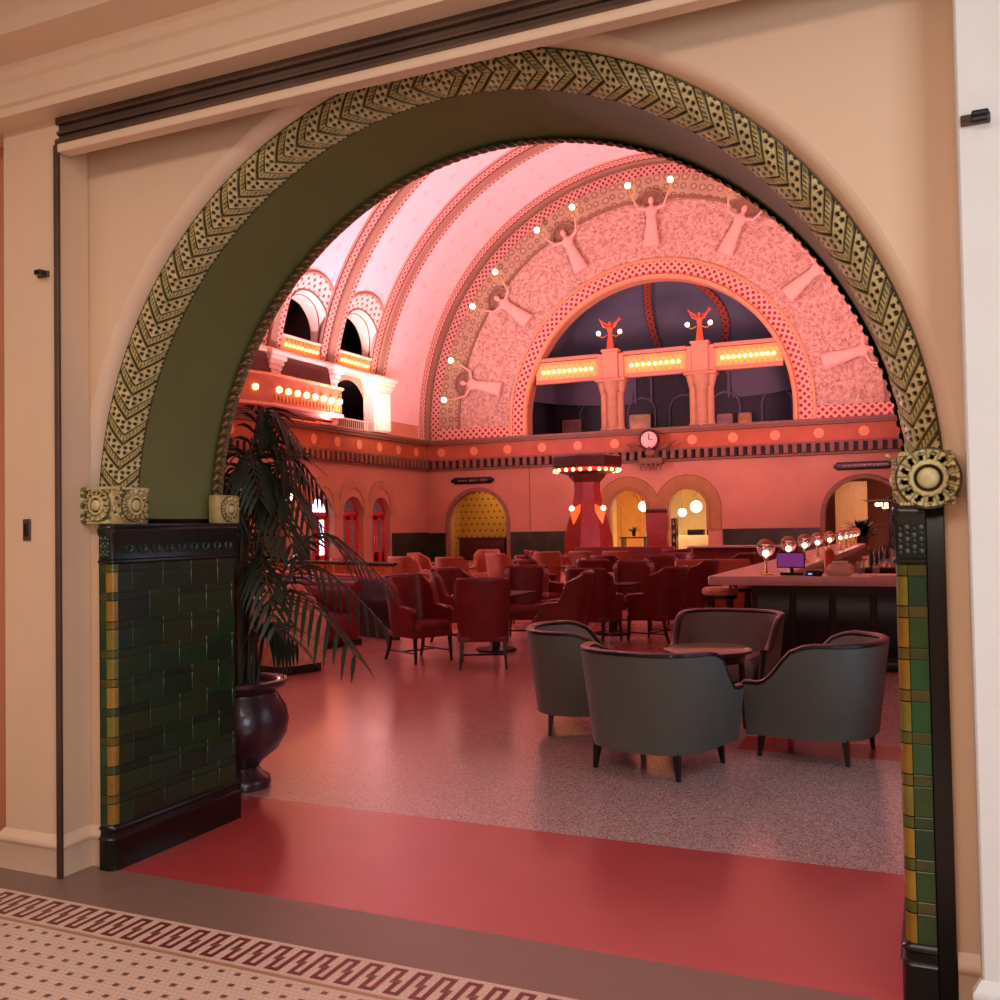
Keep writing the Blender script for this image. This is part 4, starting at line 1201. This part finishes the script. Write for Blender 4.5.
#@@PART2
# ------------------------------------------------------------------ upholstered shells
def ushape(hw, depth, back, n=28):
    """plan outline of a chair shell: front-left arm -> round the back -> front-right; front is -Y. returns points, normals, s(-1..1)"""
    pts = []
    L1 = depth-back
    tot = 2*L1+PI*(hw+back)/2
    for i in range(n+1):
        s = i/n*tot
        if s < L1: p = (-hw, -depth/2+s); nn = (-1, 0)
        elif s > tot-L1: p = (hw, -depth/2+(tot-s)); nn = (1, 0)
        else:
            a = (s-L1)/(tot-2*L1)*PI; e = .75
            ca, sa = math.cos(a), math.sin(a)
            px = -hw*math.copysign(abs(ca)**e, ca); py = depth/2-back+back*abs(sa)**e
            p = (px, py); v = Vector((-ca/hw, sa/back)).normalized(); nn = (v.x, v.y)
        pts.append((p, nn, i/n*2-1))
    return pts
def shell(hw, depth, back, hf, z0, flare, th, lean=0., n=28, top=None):
    """closed shell section swept along the plan; hf(s) top height"""
    go = MB(); rim = []; vs = []; mi = []
    P = ushape(hw, depth, back, n); K = 9
    for (p, nn, s) in P:
        h = hf(s); sec = []
        nz = [(0, 0), (0, .25), (0, .5), (0, .8), (0, 1.), (.5, 1.02), (1, 1.), (1, .6), (1, .1)]
        for (q, t) in nz:
            z = z0+(h-z0)*min(t, 1.); fl = flare*(z-z0)-flare*.35*(1-(z-z0)/.5)*0
            off = fl-th*q+(0)
            ly = lean*(z-z0)*max(0, nn[1])
            sec.append((p[0]+nn[0]*off, p[1]+nn[1]*off+ly, z+(.012 if q == .5 else 0)))
        rim.append(((sec[4][0]+sec[6][0])/2, (sec[4][1]+sec[6][1])/2, h+.012))
        vs += sec
    fs = [(i*K+j, (i+1)*K+j, (i+1)*K+j+1, i*K+j+1) for i in range(n) for j in range(K-1)]
    fs += [(i*K, i*K+K-1, (i+1)*K+K-1, (i+1)*K) for i in range(n)]
    mi = [0 if j < 5 else 1 for i in range(n) for j in range(K-1)]+[0]*n
    fs += [tuple(range(K)), tuple(reversed(range(n*K, n*K+K)))]; mi += [0, 0]
    go.add(vs, fs); go.mi = mi
    return go, rim
def sm(x): x = max(0, min(1, x)); return x*x*(3-2*x)

def tub_chair(name, label, loc, rz, group=None):
    t = thing(name, label, 'armchair', loc, rz, group)
    hf = lambda s: .745-.26*sm((abs(s)-.56)/.34)+.0*s
    g, rim = shell(.39, .72, .39, hf, .155, .125, .055, n=40)
    g.build('shell', [M['grey'], M['greyin']], t, smooth=40)
    g = MB(); g.tube(rim, .021, 8, sx=1.5)
    a = rim[0]; b = rim[-1]
    for e in (a, b): g.tube([e, (e[0]*.985, e[1]-.012, e[2]-.12), (e[0]*.93, e[1], .22)], [.022, .018, .014], 6)
    g.build('rim', M['darkwood'], t)
    g = MB(); g.box(-.30, .30, -.36, .26, .24, .43, .05); g.build('seat_cushion', M['greyin'], t)
    g = MB(); g.box(-.31, .31, -.33, .27, .145, .22, .02); g.build('seat_frame', M['grey'], t)
    for sx in (-1, 1):
        for fy, top in ((-.29, .0), (.25, 0)):
            g = MB(); g.tube([(sx*.285, fy, .17), (sx*.30, fy*1.06, .0)], [.030, .016], 4); g.build('leg', M['darkwood'], t, smooth=0)
    return t
TUB = tub_chair('tub_armchair', 'grey tub armchair in the foreground with its back to the doorway', (1.82, 2.70, 0), PI-.28, 'grey tub armchairs round the small table')
dup(TUB, (1.0, 3.66, 0), PI/2+.35, 'grey tub armchair left of the small table, nearest the wing chairs')
dup(TUB, (2.74, 3.42, 0), -PI/2-.2, 'grey tub armchair on the right of the small table, in front of the bar')
dup(TUB, (1.84, 5.0, 0), -.12, 'grey tub armchair at the far side of the small table, facing the doorway')
t = thing('round_table', 'small dark round cocktail table among the grey tub armchairs', 'table', (1.91, 3.84, 0))
g = MB(); g.lathe([(0, .585), (.30, .585), (.325, .592), (.325, .608), (.31, .615), (0, .615)], 40); g.build('tabletop', M['mahog'], t)
g = MB(); g.lathe([(.22, .51), (.27, .52), (.28, .585), (.22, .586)], 32); g.build('apron', M['darkwood'], t)
for k in range(4):
    a = k*PI/2+.3; g = MB(); g.tube([(.24*math.cos(a), .24*math.sin(a), .55), (.26*math.cos(a), .26*math.sin(a), .02)], [.025, .016], 6); g.build('leg', M['darkwood'], t)

def wing_chair(label, loc, rz, m, m2, group, name='wing_chair'):
    t = thing(name, label, 'armchair', loc, rz, group)
    def hf(s):
        a = abs(s)
        return .965-.07*sm((a-.30)/.16)-.26*sm((a-.46)/.22)-.03*sm((a-.8)/.2)
    g, rim = shell(.275, .54, .16, hf, .32, .07, .075, lean=.12, n=36)
    g.build('back_and_arms', [m, m2], t, smooth=45)
    g = MB(); P = [p for p in rim if p[1] > -.2]; 
    mid = rim[12:25]
    g.tube([(p[0], p[1]+.01, p[2]-.012) for p in mid], .034, 8); g.build('rolled_top', m, t)
    for q in (-1, 1):
        e = rim[0] if q < 0 else rim[-1]; g = MB()
        g.tube([(e[0], e[1]+.16, e[2]-.015), (e[0], e[1]-.01, e[2]-.02), (e[0]*1.05, e[1]-.035, e[2]-.05)], [.03, .038, .03], 8); g.build('arm_roll', m, t)
    g = MB(); g.box(-.25, .25, -.34, .22, .34, .47, .045); g.build('seat_cushion', m2, t)
    g = MB(); g.box(-.27, .27, -.31, .26, .29, .35, .01); g.build('seat_rail', m, t)
    for sx in (-1, 1):
        g = MB(); g.tube([(sx*.24, -.28, .31), (sx*.25, -.30, 0)], [.026, .016], 4); g.build('leg', M['darkwood'], t, smooth=0)
        g = MB(); g.tube([(sx*.23, .24, .31), (sx*.24, .27, .14), (sx*.25, .33, 0)], [.026, .022, .016], 4); g.build('leg', M['darkwood'], t, smooth=0)
    g = MB()
    for sx in (-1, 1): g.tube([(sx*.245, -.29, .12), (sx*.24, .28, .12)], .011, 6)
    g.tube([(-.245, 0, .12), (.245, 0, .12)], .011, 6); g.build('stretcher', M['darkwood'], t)
    return t
WC = wing_chair('oxblood leather wing chair turned to the right, nearest the palm', (-2.06, 6.6, 0), 1.1, M['leather'], M['leather'], 'oxblood leather wing chairs')
reds = [
 (-1.14, 6.42, PI+.42, 'oxblood wing chair with its back squarely to the doorway, beside the one nearest the palm'),
 (-.62, 7.55, PI/2+PI+.25, 'oxblood wing chair seen from its side, just left of the grey tub armchairs'),
 (-1.62, 8.85, .35, 'oxblood wing chair facing the doorway behind the two front wing chairs'),
 (-2.35, 8.3, 1.2, 'oxblood wing chair turned right in the gap between the two front wing chairs'),
 (-.62, 8.75, PI-.1, 'oxblood wing chair with its back to the doorway, behind the left grey tub armchair'),
 (.12, 9.15, PI+PI/2-.3, 'oxblood wing chair turned left with splayed legs, right of the second row'),
 (-.62, 10.6, .25, 'oxblood wing chair facing the doorway, centre of the second row'),
 (.1, 11.3, PI+PI/2-.15, 'oxblood wing chair turned left, nearest the booth back by the bar'),
 (-.75, 12.95, .5, 'oxblood wing chair glimpsed behind the second row near the paired arches'),
 (-1.5, 11.6, PI, 'oxblood wing chair with its back to the doorway, in the middle of the second row'),
 (-2.3, 11.0, 1.3, 'oxblood wing chair turned right in the second row behind the front pair'),
 (-1.9, 13.6, PI-.3, 'oxblood wing chair in the third row left of the lamp pillar'),
 (-.9, 14.2, -.2, 'oxblood wing chair in the third row in front of the lamp pillar'),
 (.1, 14.6, PI+1.2, 'oxblood wing chair in the third row right of the lamp pillar'),
 (-3.3, 13.4, PI/2, 'oxblood wing chair in the third row facing right toward the lamp pillar'),
 (-.2, 17.0, PI/2, 'distant oxblood wing chair near the bar in the fourth row'),
 (-1.6, 17.4, PI, 'distant oxblood wing chair in the fourth row before the paired arches'),
 (-4.6, 17.0, 2.4, 'distant oxblood wing chair in the fourth row left of the lamp pillar'),
]
for x, y, rz, lab in reds: dup(WC, (x, y, 0), rz, lab)
TC = wing_chair('terracotta upholstered chair with a squared back, beside the spindle divider', (-6.0, 13.35, 0), PI-.15, M['tanleather'], M['tanleather'], 'terracotta upholstered chairs in the middle of the hall')
tans = [
 (-4.75, 12.9, PI+.1, 'terracotta upholstered chair showing its whole back above the gap between the front wing chairs'),
 (-4.65, 15.0, PI-.35, 'terracotta upholstered chair behind the front-facing oxblood wing chairs, below the gilded arch'),
 (-4.1, 16.0, PI+.4, 'terracotta upholstered chair below the right edge of the gilded arch'),
 (-6.6, 15.2, PI/2, 'terracotta upholstered chair turned right beside the left dado'),
 (-3.3, 16.2, PI, 'terracotta upholstered chair at the left foot of the lamp pillar'),
 (-2.55, 16.2, PI, 'terracotta upholstered chair at the right foot of the lamp pillar'),
 (-6.8, 12.55, 1.7, 'terracotta upholstered chair seen side on at the end of the spindle divider'),
 (-6.2, 17.4, .2, 'terracotta upholstered chair facing the doorway near the gilded arch'),
]
for x, y, rz, lab in tans: dup(TC, (x, y, 0), rz, lab)

def dining(x, y, w_, d_, lab, h=.72, name='dining_table'):
    t = thing(name, lab, 'table', (x, y, 0))
    g = MB(); g.box(-w_/2, w_/2, -d_/2, d_/2, h-.03, h, .008); g.build('tabletop', M['marble'] if name == 'cocktail_table' else M['mahog'], t)
    g = MB(); g.lathe([(.26, 0), (.26, .03), (.06, .06), (.045, .4), (.06, h-.06), (.16, h-.03)], 16); g.build('pedestal', M['darkwood'], t)
    return t
dining(-1.55, 7.65, .8, .8, 'dark pedestal table between the front group of oxblood wing chairs')
dining(-.7, 9.75, .7, .6, 'dark pedestal table among the second row of oxblood wing chairs')
dining(-1.7, 12.5, .8, .8, 'dark pedestal table behind the second row of wing chairs')
dining(-5.35, 14.05, .7, .7, 'dark pedestal table between the terracotta upholstered chairs')
dining(-3.0, 15.2, .8, .8, 'dark pedestal table in front of the lamp pillar')
for k, (x, y, lab) in enumerate(((-3.2, 19.2, 'left one of the two before the far wall'), (-.35, 18.9, 'right one of the two, beside the bar'))):
    t = thing('banquette', 'low red upholstered banquette, '+lab, 'banquette', (x, y, 0))
    g = MB(); g.box(-1.4, 1.1, -.1, .1, 0, 1.0, .05); g.build('backrest', M['leather'], t)
    g = MB(); g.box(-1.4, 1.1, .1, .6, .2, .48, .04); g.build('seat', M['leather'], t)
t = thing('booth_screen', 'tall terracotta upholstered booth back standing left of the bar end', 'booth', (-.05, 12.9, 0), .1)
g = MB(); g.box(-.5, .75, -.08, .08, .12, .93, .04); g.build('back_panel', M['tanleather'], t)
g = MB(); g.box(-.45, .7, -.06, .5, 0, .12, .01); g.build('plinth', M['darkwood'], t)
g = MB(); g.box(-.45, .7, .08, .6, .12, .46, .04); g.build('seat', M['leather'], t)
t = thing('booth_screen', 'red booth back with a pink ledge further along beside the bar', 'booth', (-.05, 15.9, 0), 0)
g = MB(); g.box(-.9, .8, -.08, .08, 0, 1.05, .04); g.build('back_panel', M['leather'], t)
g = MB(); g.box(-.95, .85, -.2, .2, 1.05, 1.09, .01); g.build('ledge', M['marble'], t)
# little lights and cards on tables
for k, (x, y, z, lab) in enumerate(((-1.55, 7.65, .72, 'small white menu card standing on the front pedestal table'), (-.7, 9.75, .72, 'small white menu card on the second row pedestal table'), (-3.0, 15.2, .72, 'small white menu card on the table before the lamp pillar'))):
    g = MB(); g.add([(-.05, -.03, 0), (.05, -.03, 0), (.05, 0, .15), (-.05, 0, .15), (-.05, .03, 0), (.05, .03, 0)], [(0, 1, 2, 3), (3, 2, 5, 4), (0, 4, 5, 1)])
    tag(g.build('menu_card', M['paper'], loc=(x, y, z), smooth=0), lab, 'menu card')
# spindle divider with settee in front
t = thing('spindle_divider', 'brown low divider topped with gilt spindles, behind the palm', 'room divider', (0, 0, 0))
cur = [(-3.35, 8.3), (-3.9, 8.55), (-4.7, 8.9), (-5.8, 9.4), (-7.0, 9.9)]
g = MB()
for a, b in zip(cur, cur[1:]):
    d = (Vector(b)-Vector(a)); l = d.length; T_ = Matrix.Translation((a[0], a[1], 0)) @ Matrix.Rotation(math.atan2(d.y, d.x), 4, 'Z')
    g.box(-.02, l+.02, -.06, .06, .0, .82, .01, T=T_)
g.build('panel', M['mahog'], t)
g = MB(); g.tube([(x, y, .84) for x, y in cur], .05, 8); g.build('lower_rail', M['redgold'], t); g = MB(); g.tube([(x, y, 1.04) for x, y in cur], .03, 8); g.build('top_rail', M['darkwood'], t)
for a, b in zip(cur, cur[1:]):
    n = int(math.dist(a, b)/.075)
    for k in range(n):
        q = k/n; x = a[0]+(b[0]-a[0])*q; y = a[1]+(b[1]-a[1])*q
        g = MB(); g.lathe([(.012, .86), (.022, .92), (.012, .96), (.02, 1.0), (.012, 1.03)], 6, (x, y, 0)); g.build('spindle', M['gold'], t)
t = thing('settee', 'long low settee with rolled top along the front of the spindle divider', 'sofa', (-4.35, 7.6, 0), -.35)
g = MB(); g.box(-1.2, .75, -.35, .35, .08, .42, .05); g.build('seat', M['leather'], t)
g = MB(); g.box(-1.2, .75, .2, .38, .3, .78, .06); g.tube([(-1.2, .3, .78), (.75, .3, .78)], .07, 10); g.build('backrest', M['leather'], t)
g = MB(); g.box(-1.2, .75, -.37, .37, 0, .08, .01); g.build('plinth', M['darkwood'], t)
for k, (dx, lab) in enumerate(((-.2, 'striped tan cushion nearest the front wing chair on the settee'), (-.75, 'striped tan cushion further left on the settee'))):
    g = MB(); g.ball((0, 0, 0), .24, 14, sc=(1, .38, .85))
    o = g.build('cushion', M['cushion'], loc=(-4.35+dx*.94, 7.62-dx*.34-.02, .635), rot=(.35, 0, -.35)); tag(o, lab, 'cushion')
def club(x, y, rz, lab):
    t = thing('club_chair', lab, 'armchair', (x, y, 0), rz)
    g, rim = shell(.34, .6, .3, lambda s: .76-.14*sm((abs(s)-.5)/.4), .1, .04, .09, n=28); g.build('shell', [M['cushion'], M['cushion']], t, smooth=45)
    g = MB(); g.box(-.26, .26, -.3, .2, .12, .42, .06); g.build('seat_cushion', M['cushion'], t)
    g = MB(); g.box(-.3, .3, -.28, .26, 0, .1, .01); g.build('plinth', M['darkwood'], t)
club(-3.05, 5.35, PI-.3, 'pale tan round-backed club chair behind the palm, left of the settee'); club(-3.7, 6.25, .9, 'pale tan club chair behind the palm fronds, next to the settee')
g = MB(); g.lathe([(0, .36), (.5, .36), (.52, .38), (.5, .40), (0, .40)], 30); g.lathe([(.3, 0), (.28, .04), (.1, .08), (.1, .36)], 20)
tag(g.build('coffee_table', M['darkwood'], loc=(-3.6, 4.5, 0)), 'low dark round coffee table behind the palm pot', 'table')

# ------------------------------------------------------------------ bar
t = thing('bar_counter', 'long bar with a pale marble top and black front panelling', 'bar', (0, 0, 0))
BX0, BX1, BY0, BY1 = 1.22, 3.3, 7.15, 22.
g = MB(); g.box(BX0, BX1, BY0, BY0+.75, .87, .965, .015); g.box(BX0, BX0+.75, BY0+.75, BY1, .87, .965, .015); g.build('countertop', M['marble'], t)
g = MB(); g.box(BX0+.45, BX1, BY0+.12, BY0+.6, .0, .87); g.box(BX0+.45, BX0+.65, BY0+.6, BY1, 0, .87); g.build('front_panel', M['darkwood'], t)
g = MB()
for k in range(4):
    a = BX0+.5+k*.4; g.box(a, a+.34, BY0+.105, BY0+.12, .14, .78, .006)
g.build('panel_moulding', M['black'], t)
g = MB(); g.box(BX0+.43, BX1, BY0+.08, BY0+.12, 0, .1, .01); g.box(BX0+.41, BX0+.45, BY0+.12, BY1, 0, .1, .01); g.build('kickboard', M['black'], t)
g = MB(); g.tube([(BX0+.32, BY0+.1, .2), (BX0+.32, BY1, .2)], .02, 8); g.build('foot_rail', M['brass'], t)
ys = [7.55, 9.4, 11.1, 12.8, 14.8, 17.0, 18.4, 19.6, 20.6, 21.5]
order = ['nearest the doorway', 'second from the doorway', 'third from the doorway', 'fourth from the doorway', 'fifth from the doorway', 'sixth from the doorway', 'seventh from the doorway', 'eighth from the doorway', 'ninth from the doorway', 'at the far end']
lamp0 = None
for k, y in enumerate(ys):
    lab = 'glass globe lamp on a brass stem along the bar top, '+order[k]
    if lamp0 is None:
        t = thing('bar_lamp', lab, 'lamp', (1.78, y, .965), 0, 'globe lamps along the bar')
        g = MB(); g.lathe([(.075, 0), (.075, .012), (.03, .025), (.015, .05), (.015, .16), (.03, .17), (.03, .185), (.012, .2)], 16); g.build('base', M['brass'], t)
        g = MB(); g.ball((0, 0, .29), .10, 22); gl = g.build('globe', M['glass'], t)
        g = MB(); g.lathe([(0, .395), (.05, .385), (.085, .35), (.09, .335), (.06, .345), (0, .37)], 18); g.build('cap', M['moulding'], t)
        g = MB(); g.ball((0, 0, .25), .026, 10); g.build('bulb', M['globe'], t)
        lamp0 = t
    else: dup(lamp0, (1.78, y, .965), None, lab)
t = thing('order_tablet', 'violet lit tablet screen on a stand on the bar beside the first globe lamp', 'tablet', (2.06, 7.42, .965), -.1)
g = MB(); g.box(-.15, .15, -.005, .012, .08, .25, .006); g.build('case', M['black'], t)
g = MB(); g.box(-.138, .138, -.008, -.004, .092, .238); g.build('screen', M['screen'], t)
g = MB(); g.box(-.12, .12, .0, .14, 0, .03, .008); g.tube([(0, .06, .02), (0, .02, .14)], .02, 8); g.build('stand', M['black'], t)
t = thing('card_reader', 'small black card reader with a blue display on the bar', 'card reader', (2.30, 7.36, .965))
g = MB(); g.box(-.09, .09, -.06, .06, 0, .06, .015); g.build('body', M['black'], t)
g = MB(); g.box(-.05, -.01, -.064, -.06, .015, .03); g.build('display', mat('blue_display', (130, 160, 220), .3, var=0, emit=(130, 160, 220), es=1.5), t)
t = thing('napkin_caddy', 'pale napkin caddy on the bar, right of the card reader', 'caddy', (2.56, 7.45, .965))
g = MB(); g.box(-.13, .13, -.08, .08, 0, .12, .03); g.build('caddy_box', M['stone'], t)
g = MB(); g.box(-.08, .08, -.05, .05, .12, .15, .01); g.build('napkin_stack', M['paper'], t)
g = MB(); g.box(-.16, .2, -.11, .11, 0, .012); tag(g.build('paper_sheet', M['paper'], loc=(3.02, 7.38, .966), smooth=0), 'white sheet of paper lying flat on the bar by the jamb', 'paper')
t = thing('cocktail_shaker', 'red cylindrical bar caddy standing on the counter behind the napkin caddy', 'caddy', (2.42, 7.78, .965))
g = MB(); g.lathe([(.05, 0), (.06, .2), (.055, .24), (.03, .27)], 16); g.build('body', M['redgold'], t)
g = MB(); g.lathe([(.033, .265), (.033, .29), (.0, .3)], 12); g.build('lid', M['brass'], t)
for k, (x, y, lab) in enumerate(((2.62, 7.72, 'short clear tumbler left of the tall one on the bar'), (2.75, 7.68, 'tall clear glass on the bar behind the paper sheet'), (2.9, 7.74, 'clear tumbler on the bar nearest the right jamb'))):
    g = MB(); g.lathe([(0, 0), (.035, 0), (.04, .1+.04*(k == 1)), (.034, .1+.04*(k == 1)), (.03, .012), (0, .012)], 16)
    tag(g.build('drinking_glass', M['glass'], loc=(x, y, .965)), lab, 'glass', 'glasses on the near end of the bar')
t = thing('back_bar', 'dark back bar cabinet behind the counter near the right jamb', 'cabinet', (3.0, 12.5, 0))
g = MB(); g.box(-.35, .55, -3.2, 5, 0, .92, .01); g.build('cabinet', M['darkwood'], t)
g = MB(); g.box(-.4, .55, -3.3, 5.05, .92, .97, .01); g.build('worktop', M['mahog'], t)
rr = random.Random(4); b0 = None
for k in range(14):
    x = 2.78+rr.uniform(-.06, .06); y = 9.6+k*.42
    lab = 'small bottle on the back bar, %s from the near end' % ['first', 'second', 'third', 'fourth', 'fifth', 'sixth', 'seventh', 'eighth', 'ninth', 'tenth', 'eleventh', 'twelfth', 'thirteenth', 'fourteenth'][k]
    if b0 is None:
        g = MB(); g.lathe([(.03, 0), (.032, .10), (.024, .13), (.01, .15), (.01, .19)], 12); b0 = tag(g.build('bottle', M['mahog'], loc=(x, y, .97)), lab, 'bottle', 'bottles on the back bar')
    else:
        c = b0.copy(); C.objects.link(c); c.location = (x, y, .97); c['label'] = lab
# bar stools
t = thing('bar_stool', 'pink-lit upholstered bar stool nearest the doorway, tucked under the bar overhang', 'bar stool', (1.12, 8.3, 0), -PI/2, 'bar stools along the bar')
g = MB(); g.lathe([(0, .68), (.19, .68), (.215, .70), (.215, .74), (.19, .77), (0, .78)], 24); g.build('seat', M['cushion'], t)
g = MB(); g.lathe([(.20, .64), (.2, .68)], 24); g.build('seat_frame', M['darkwood'], t)
for k in range(4):
    a = PI/4+k*PI/2; g = MB(); g.tube([(.15*math.cos(a), .15*math.sin(a), .66), (.2*math.cos(a), .2*math.sin(a), 0)], [.022, .016], 4); g.build('leg', M['darkwood'], t, smooth=0)
g = MB(); g.tube([(.19*math.cos(q*PI/6), .19*math.sin(q*PI/6), .22) for q in range(12)], .01, 6, closed=True); g.build('foot_ring', M['brass'], t)
g = MB(); g.tube([(.2*math.cos(PI/2+q), .2*math.sin(PI/2+q), .90) for q in (-.9, -.45, 0, .45, .9)], .028, 8)
for q in (-.7, 0, .7): g.tube([(.19*math.cos(PI/2+q), .19*math.sin(PI/2+q), .74), (.2*math.cos(PI/2+q), .2*math.sin(PI/2+q), .9)], .012, 6)
g.build('low_back', M['darkwood'], t)
for k in range(1, 9): dup(t, (1.12, 8.3+1.25*k, 0), None, 'upholstered bar stool at the bar, %s from the doorway' % ['second', 'third', 'fourth', 'fifth', 'sixth', 'seventh', 'eighth', 'ninth'][k-1])

# ------------------------------------------------------------------ palm in a pot
PX, PY = -.40, 1.36
t = thing('potted_palm', 'large dark palm in an aubergine glazed footed pot just inside the left jamb', 'palm', (PX, PY, 0))
g = MB(); g.lathe([(.17, 0), (.175, .03), (.165, .06), (.12, .09), (.10, .12), (.13, .16), (.22, .23), (.272, .32), (.285, .40), (.265, .48), (.225, .545), (.215, .57), (.235, .59), (.27, .605), (.285, .625), (.275, .645), (.24, .65), (.215, .63), (.21, .58)], 48)
g.build('pot', M['pot'], t, smooth=50)
g = MB(); g.lathe([(0, .615), (.1, .62), (.22, .60)], 24); g.build('moss', M['soil'], t)
rr = random.Random(11)
def frond(bx, by, az, reach, top, droop, nl, lf, z0=.6):
    """one arching frond: az heading, reach horizontal, top height, droop at tip"""
    g = MB(); n = 16; P = []
    for i in range(n+1):
        q = i/n
        x = bx+math.cos(az)*reach*(q**1.6); y = by+math.sin(az)*reach*(q**1.6)
        z = z0+(top-z0)*math.sin(min(1, q/.72)*PI/2) - droop*max(0, (q-.6)/.4)**1.6
        P.append(Vector((x, y, z)))
    g.tube(P, [.013-.010*i/n for i in range(n+1)], 5, m=1)
    for k in range(nl):
        q = .38+.62*(k/(nl-1)); fi = q*n; i = min(n-1, int(fi)); p = P[i].lerp(P[i+1], fi-i); tan = (P[i+1]-P[i]).normalized()
        side = tan.cross(Vector((0, 0, 1))); 
        if side.length < .05: side = Vector((math.sin(az), -math.cos(az), 0))
        side.normalize(); L_ = lf*(math.sin(min(1, (1-q)*2.2+.25)*PI/2))*rr.uniform(.8, 1.1)
        for sd in (-1, 1):
            d = (side*sd*.72+tan*.7+Vector((0, 0, -.10))).normalized(); wv = tan.cross(d).cross(d).normalized()*.0125
            a = p; vs = []
            for s_ in (0, .3, .6, .85, 1.):
                c = a+d*L_*s_+Vector((0, 0, -L_*(.55)*s_*s_)); wd = (.45, 1., .95, .55, .05)[[0, .3, .6, .85, 1.].index(s_)]
                vs += [c-wv*wd, c+Vector((0, 0, -.003)), c+wv*wd]
            g.add(vs, [(r_*3+j, r_*3+j+1, r_*3+3+j+1, r_*3+3+j) for r_ in range(4) for j in range(2)])
    g.build('frond', [M['leaf'], M['stem']], t, smooth=60)
specs = [  # az(deg), reach, top, droop
 (-14, 1.0, 1.22, .36), (4, .95, 1.36, .38), (28, .80, 1.55, .35), (-38, .62, 1.42, .4), (-22, .66, 1.80, .40),
 (8, .50, 2.12, .25), (60, .5, 2.05, .3), (-70, .42, 1.85, .4), (20, .40, 2.30, .22), (-10, .32, 2.32, .2),
 (100, .5, 2.0, .4), (140, .5, 1.95, .4), (120, .6, 1.6, .5), (180, .4, 1.95, .4), (-110, .15, 2.1, .2), (-35, .40, 2.05, .3),
 (0, .42, 1.00, .12), (40, .5, 1.85, .3), (-5, .52, 1.95, .35)]
for k, (az, re, tp, dr) in enumerate(specs):
    frond(rr.uniform(-.07, .07), rr.uniform(-.07, .07), math.radians(az), re, tp, dr, 15, .25+.06*rr.random())
g = MB()
for k in range(7):
    a = rr.random()*6.28; r_ = rr.uniform(.02, .12)
    g.tube([(r_*math.cos(a), r_*math.sin(a), .6), (r_*1.1*math.cos(a), r_*1.1*math.sin(a), 1.0), (r_*1.4*math.cos(a), r_*1.4*math.sin(a), 1.35)], [.014, .012, .008], 6)
g.build('stem_cluster', M['stem'], t)
# small lower leaf beside the pot rim
# ------------------------------------------------------------------ light
def area(name, loc, rot, sx, sy, col, pw, spread=180):
    l = bpy.data.lights.new(name, 'AREA'); l.shape = 'RECTANGLE'; l.size = sx; l.size_y = sy; l.color = col; l.energy = pw; l.spread = math.radians(spread)
    o = bpy.data.objects.new(name, l); C.objects.link(o); o.location = loc; o.rotation_euler = rot
    return o
def aim(o, tgt):
    o.rotation_euler = (Vector(tgt)-o.location).to_track_quat('-Z', 'Y').to_euler(); return o
PK = (1., .41, .50); PK2 = (1., .60, .80); OR_ = (1., .46, .22)
KH = 1.0
# vault uplights standing on the cornices and gallery ledges
aim(area('vault_uplight', (HL+.9, 26.5, 5.6), (0, 0, 0), .5, 9, PK2, 3000*KH), (HX-6, 26.5, 16))
aim(area('vault_uplight', (HL+.9, 12, 5.6), (0, 0, 0), .5, 16, PK2, 2200*KH), (HX-3, 12, 16))
aim(area('vault_uplight', (HRt-.9, 20, 5.6), (0, 0, 0), .5, 26, PK, 3600*KH), (HX-1, 24, 15))
# wall wash toward the far relief
aim(area('relief_wash', (HX-8, 25, 5.6), (0, 0, 0), 1.5, 1.5, PK, 380*KH, 120), (HX-2, FY, 11))
aim(area('relief_wash', (HX+8, 27, 5.6), (0, 0, 0), 1.5, 1.5, PK, 560*KH, 120), (HX+2, FY, 11))
aim(area('gallery_light', (HL+2.6, 30.2, 6.1), (0, 0, 0), .4, 1.6, (1, .75, .72), 55*KH, 130), (HL, 30.8, 7.2))
# lamps in the annex rooms
for x, y, e, c in ((-6.9, 38.6, 170, (1, .84, .58)), (-15, 37.4, 60, (1, .75, .4)), (1.0, 39.0, 60, (1, .55, .4))):
    area('annex_lamp', (x, y, 3.8), (0, 0, 0), 2.0, 1.2, c, e)
area('loggia_lamp', (CXo, FY+2.4, 8.3), (PI, 0, 0), 6, 1.0, (.72, .75, 1.), 34)
# corridor: warm ceiling lamps and cool daylight from the right
area('corridor_lamp', (1.2, -2.9, 4.0), (0, 0, 0), 5.5, 1.2, (1., .82, .73), 112)
aim(area('corridor_window', (6.6, -4.2, 2.3), (0, 0, 0), 2.2, 2.6, (.78, .90, 1.), 85, 150), (2.6, 3.0, .6))
aim(area('hall_window_daylight', (HRt-.12, 2.17, 1.5), (0, 0, 0), 1.5, 2.0, (.66, .88, 1.), 8), (2.2, 2.9, .6))
wd = bpy.data.worlds.new('world'); scn.world = wd; wd.use_nodes = True
wd.node_tree.nodes['Background'].inputs[0].default_value = (.25, .12, .12, 1); wd.node_tree.nodes['Background'].inputs[1].default_value = .05
scn.view_settings.view_transform = 'Standard'; scn.view_settings.look = 'None'; scn.view_settings.gamma = 1; scn.view_settings.use_curve_mapping = False
scn.view_settings.exposure = 0.
scn.cycles.use_denoising = True
scn.cycles.max_bounces = 8; scn.cycles.diffuse_bounces = 4; scn.cycles.glossy_bounces = 3; scn.cycles.transmission_bounces = 6
scn.cycles.sample_clamp_indirect = 6.
scn.cycles.use_light_tree = True
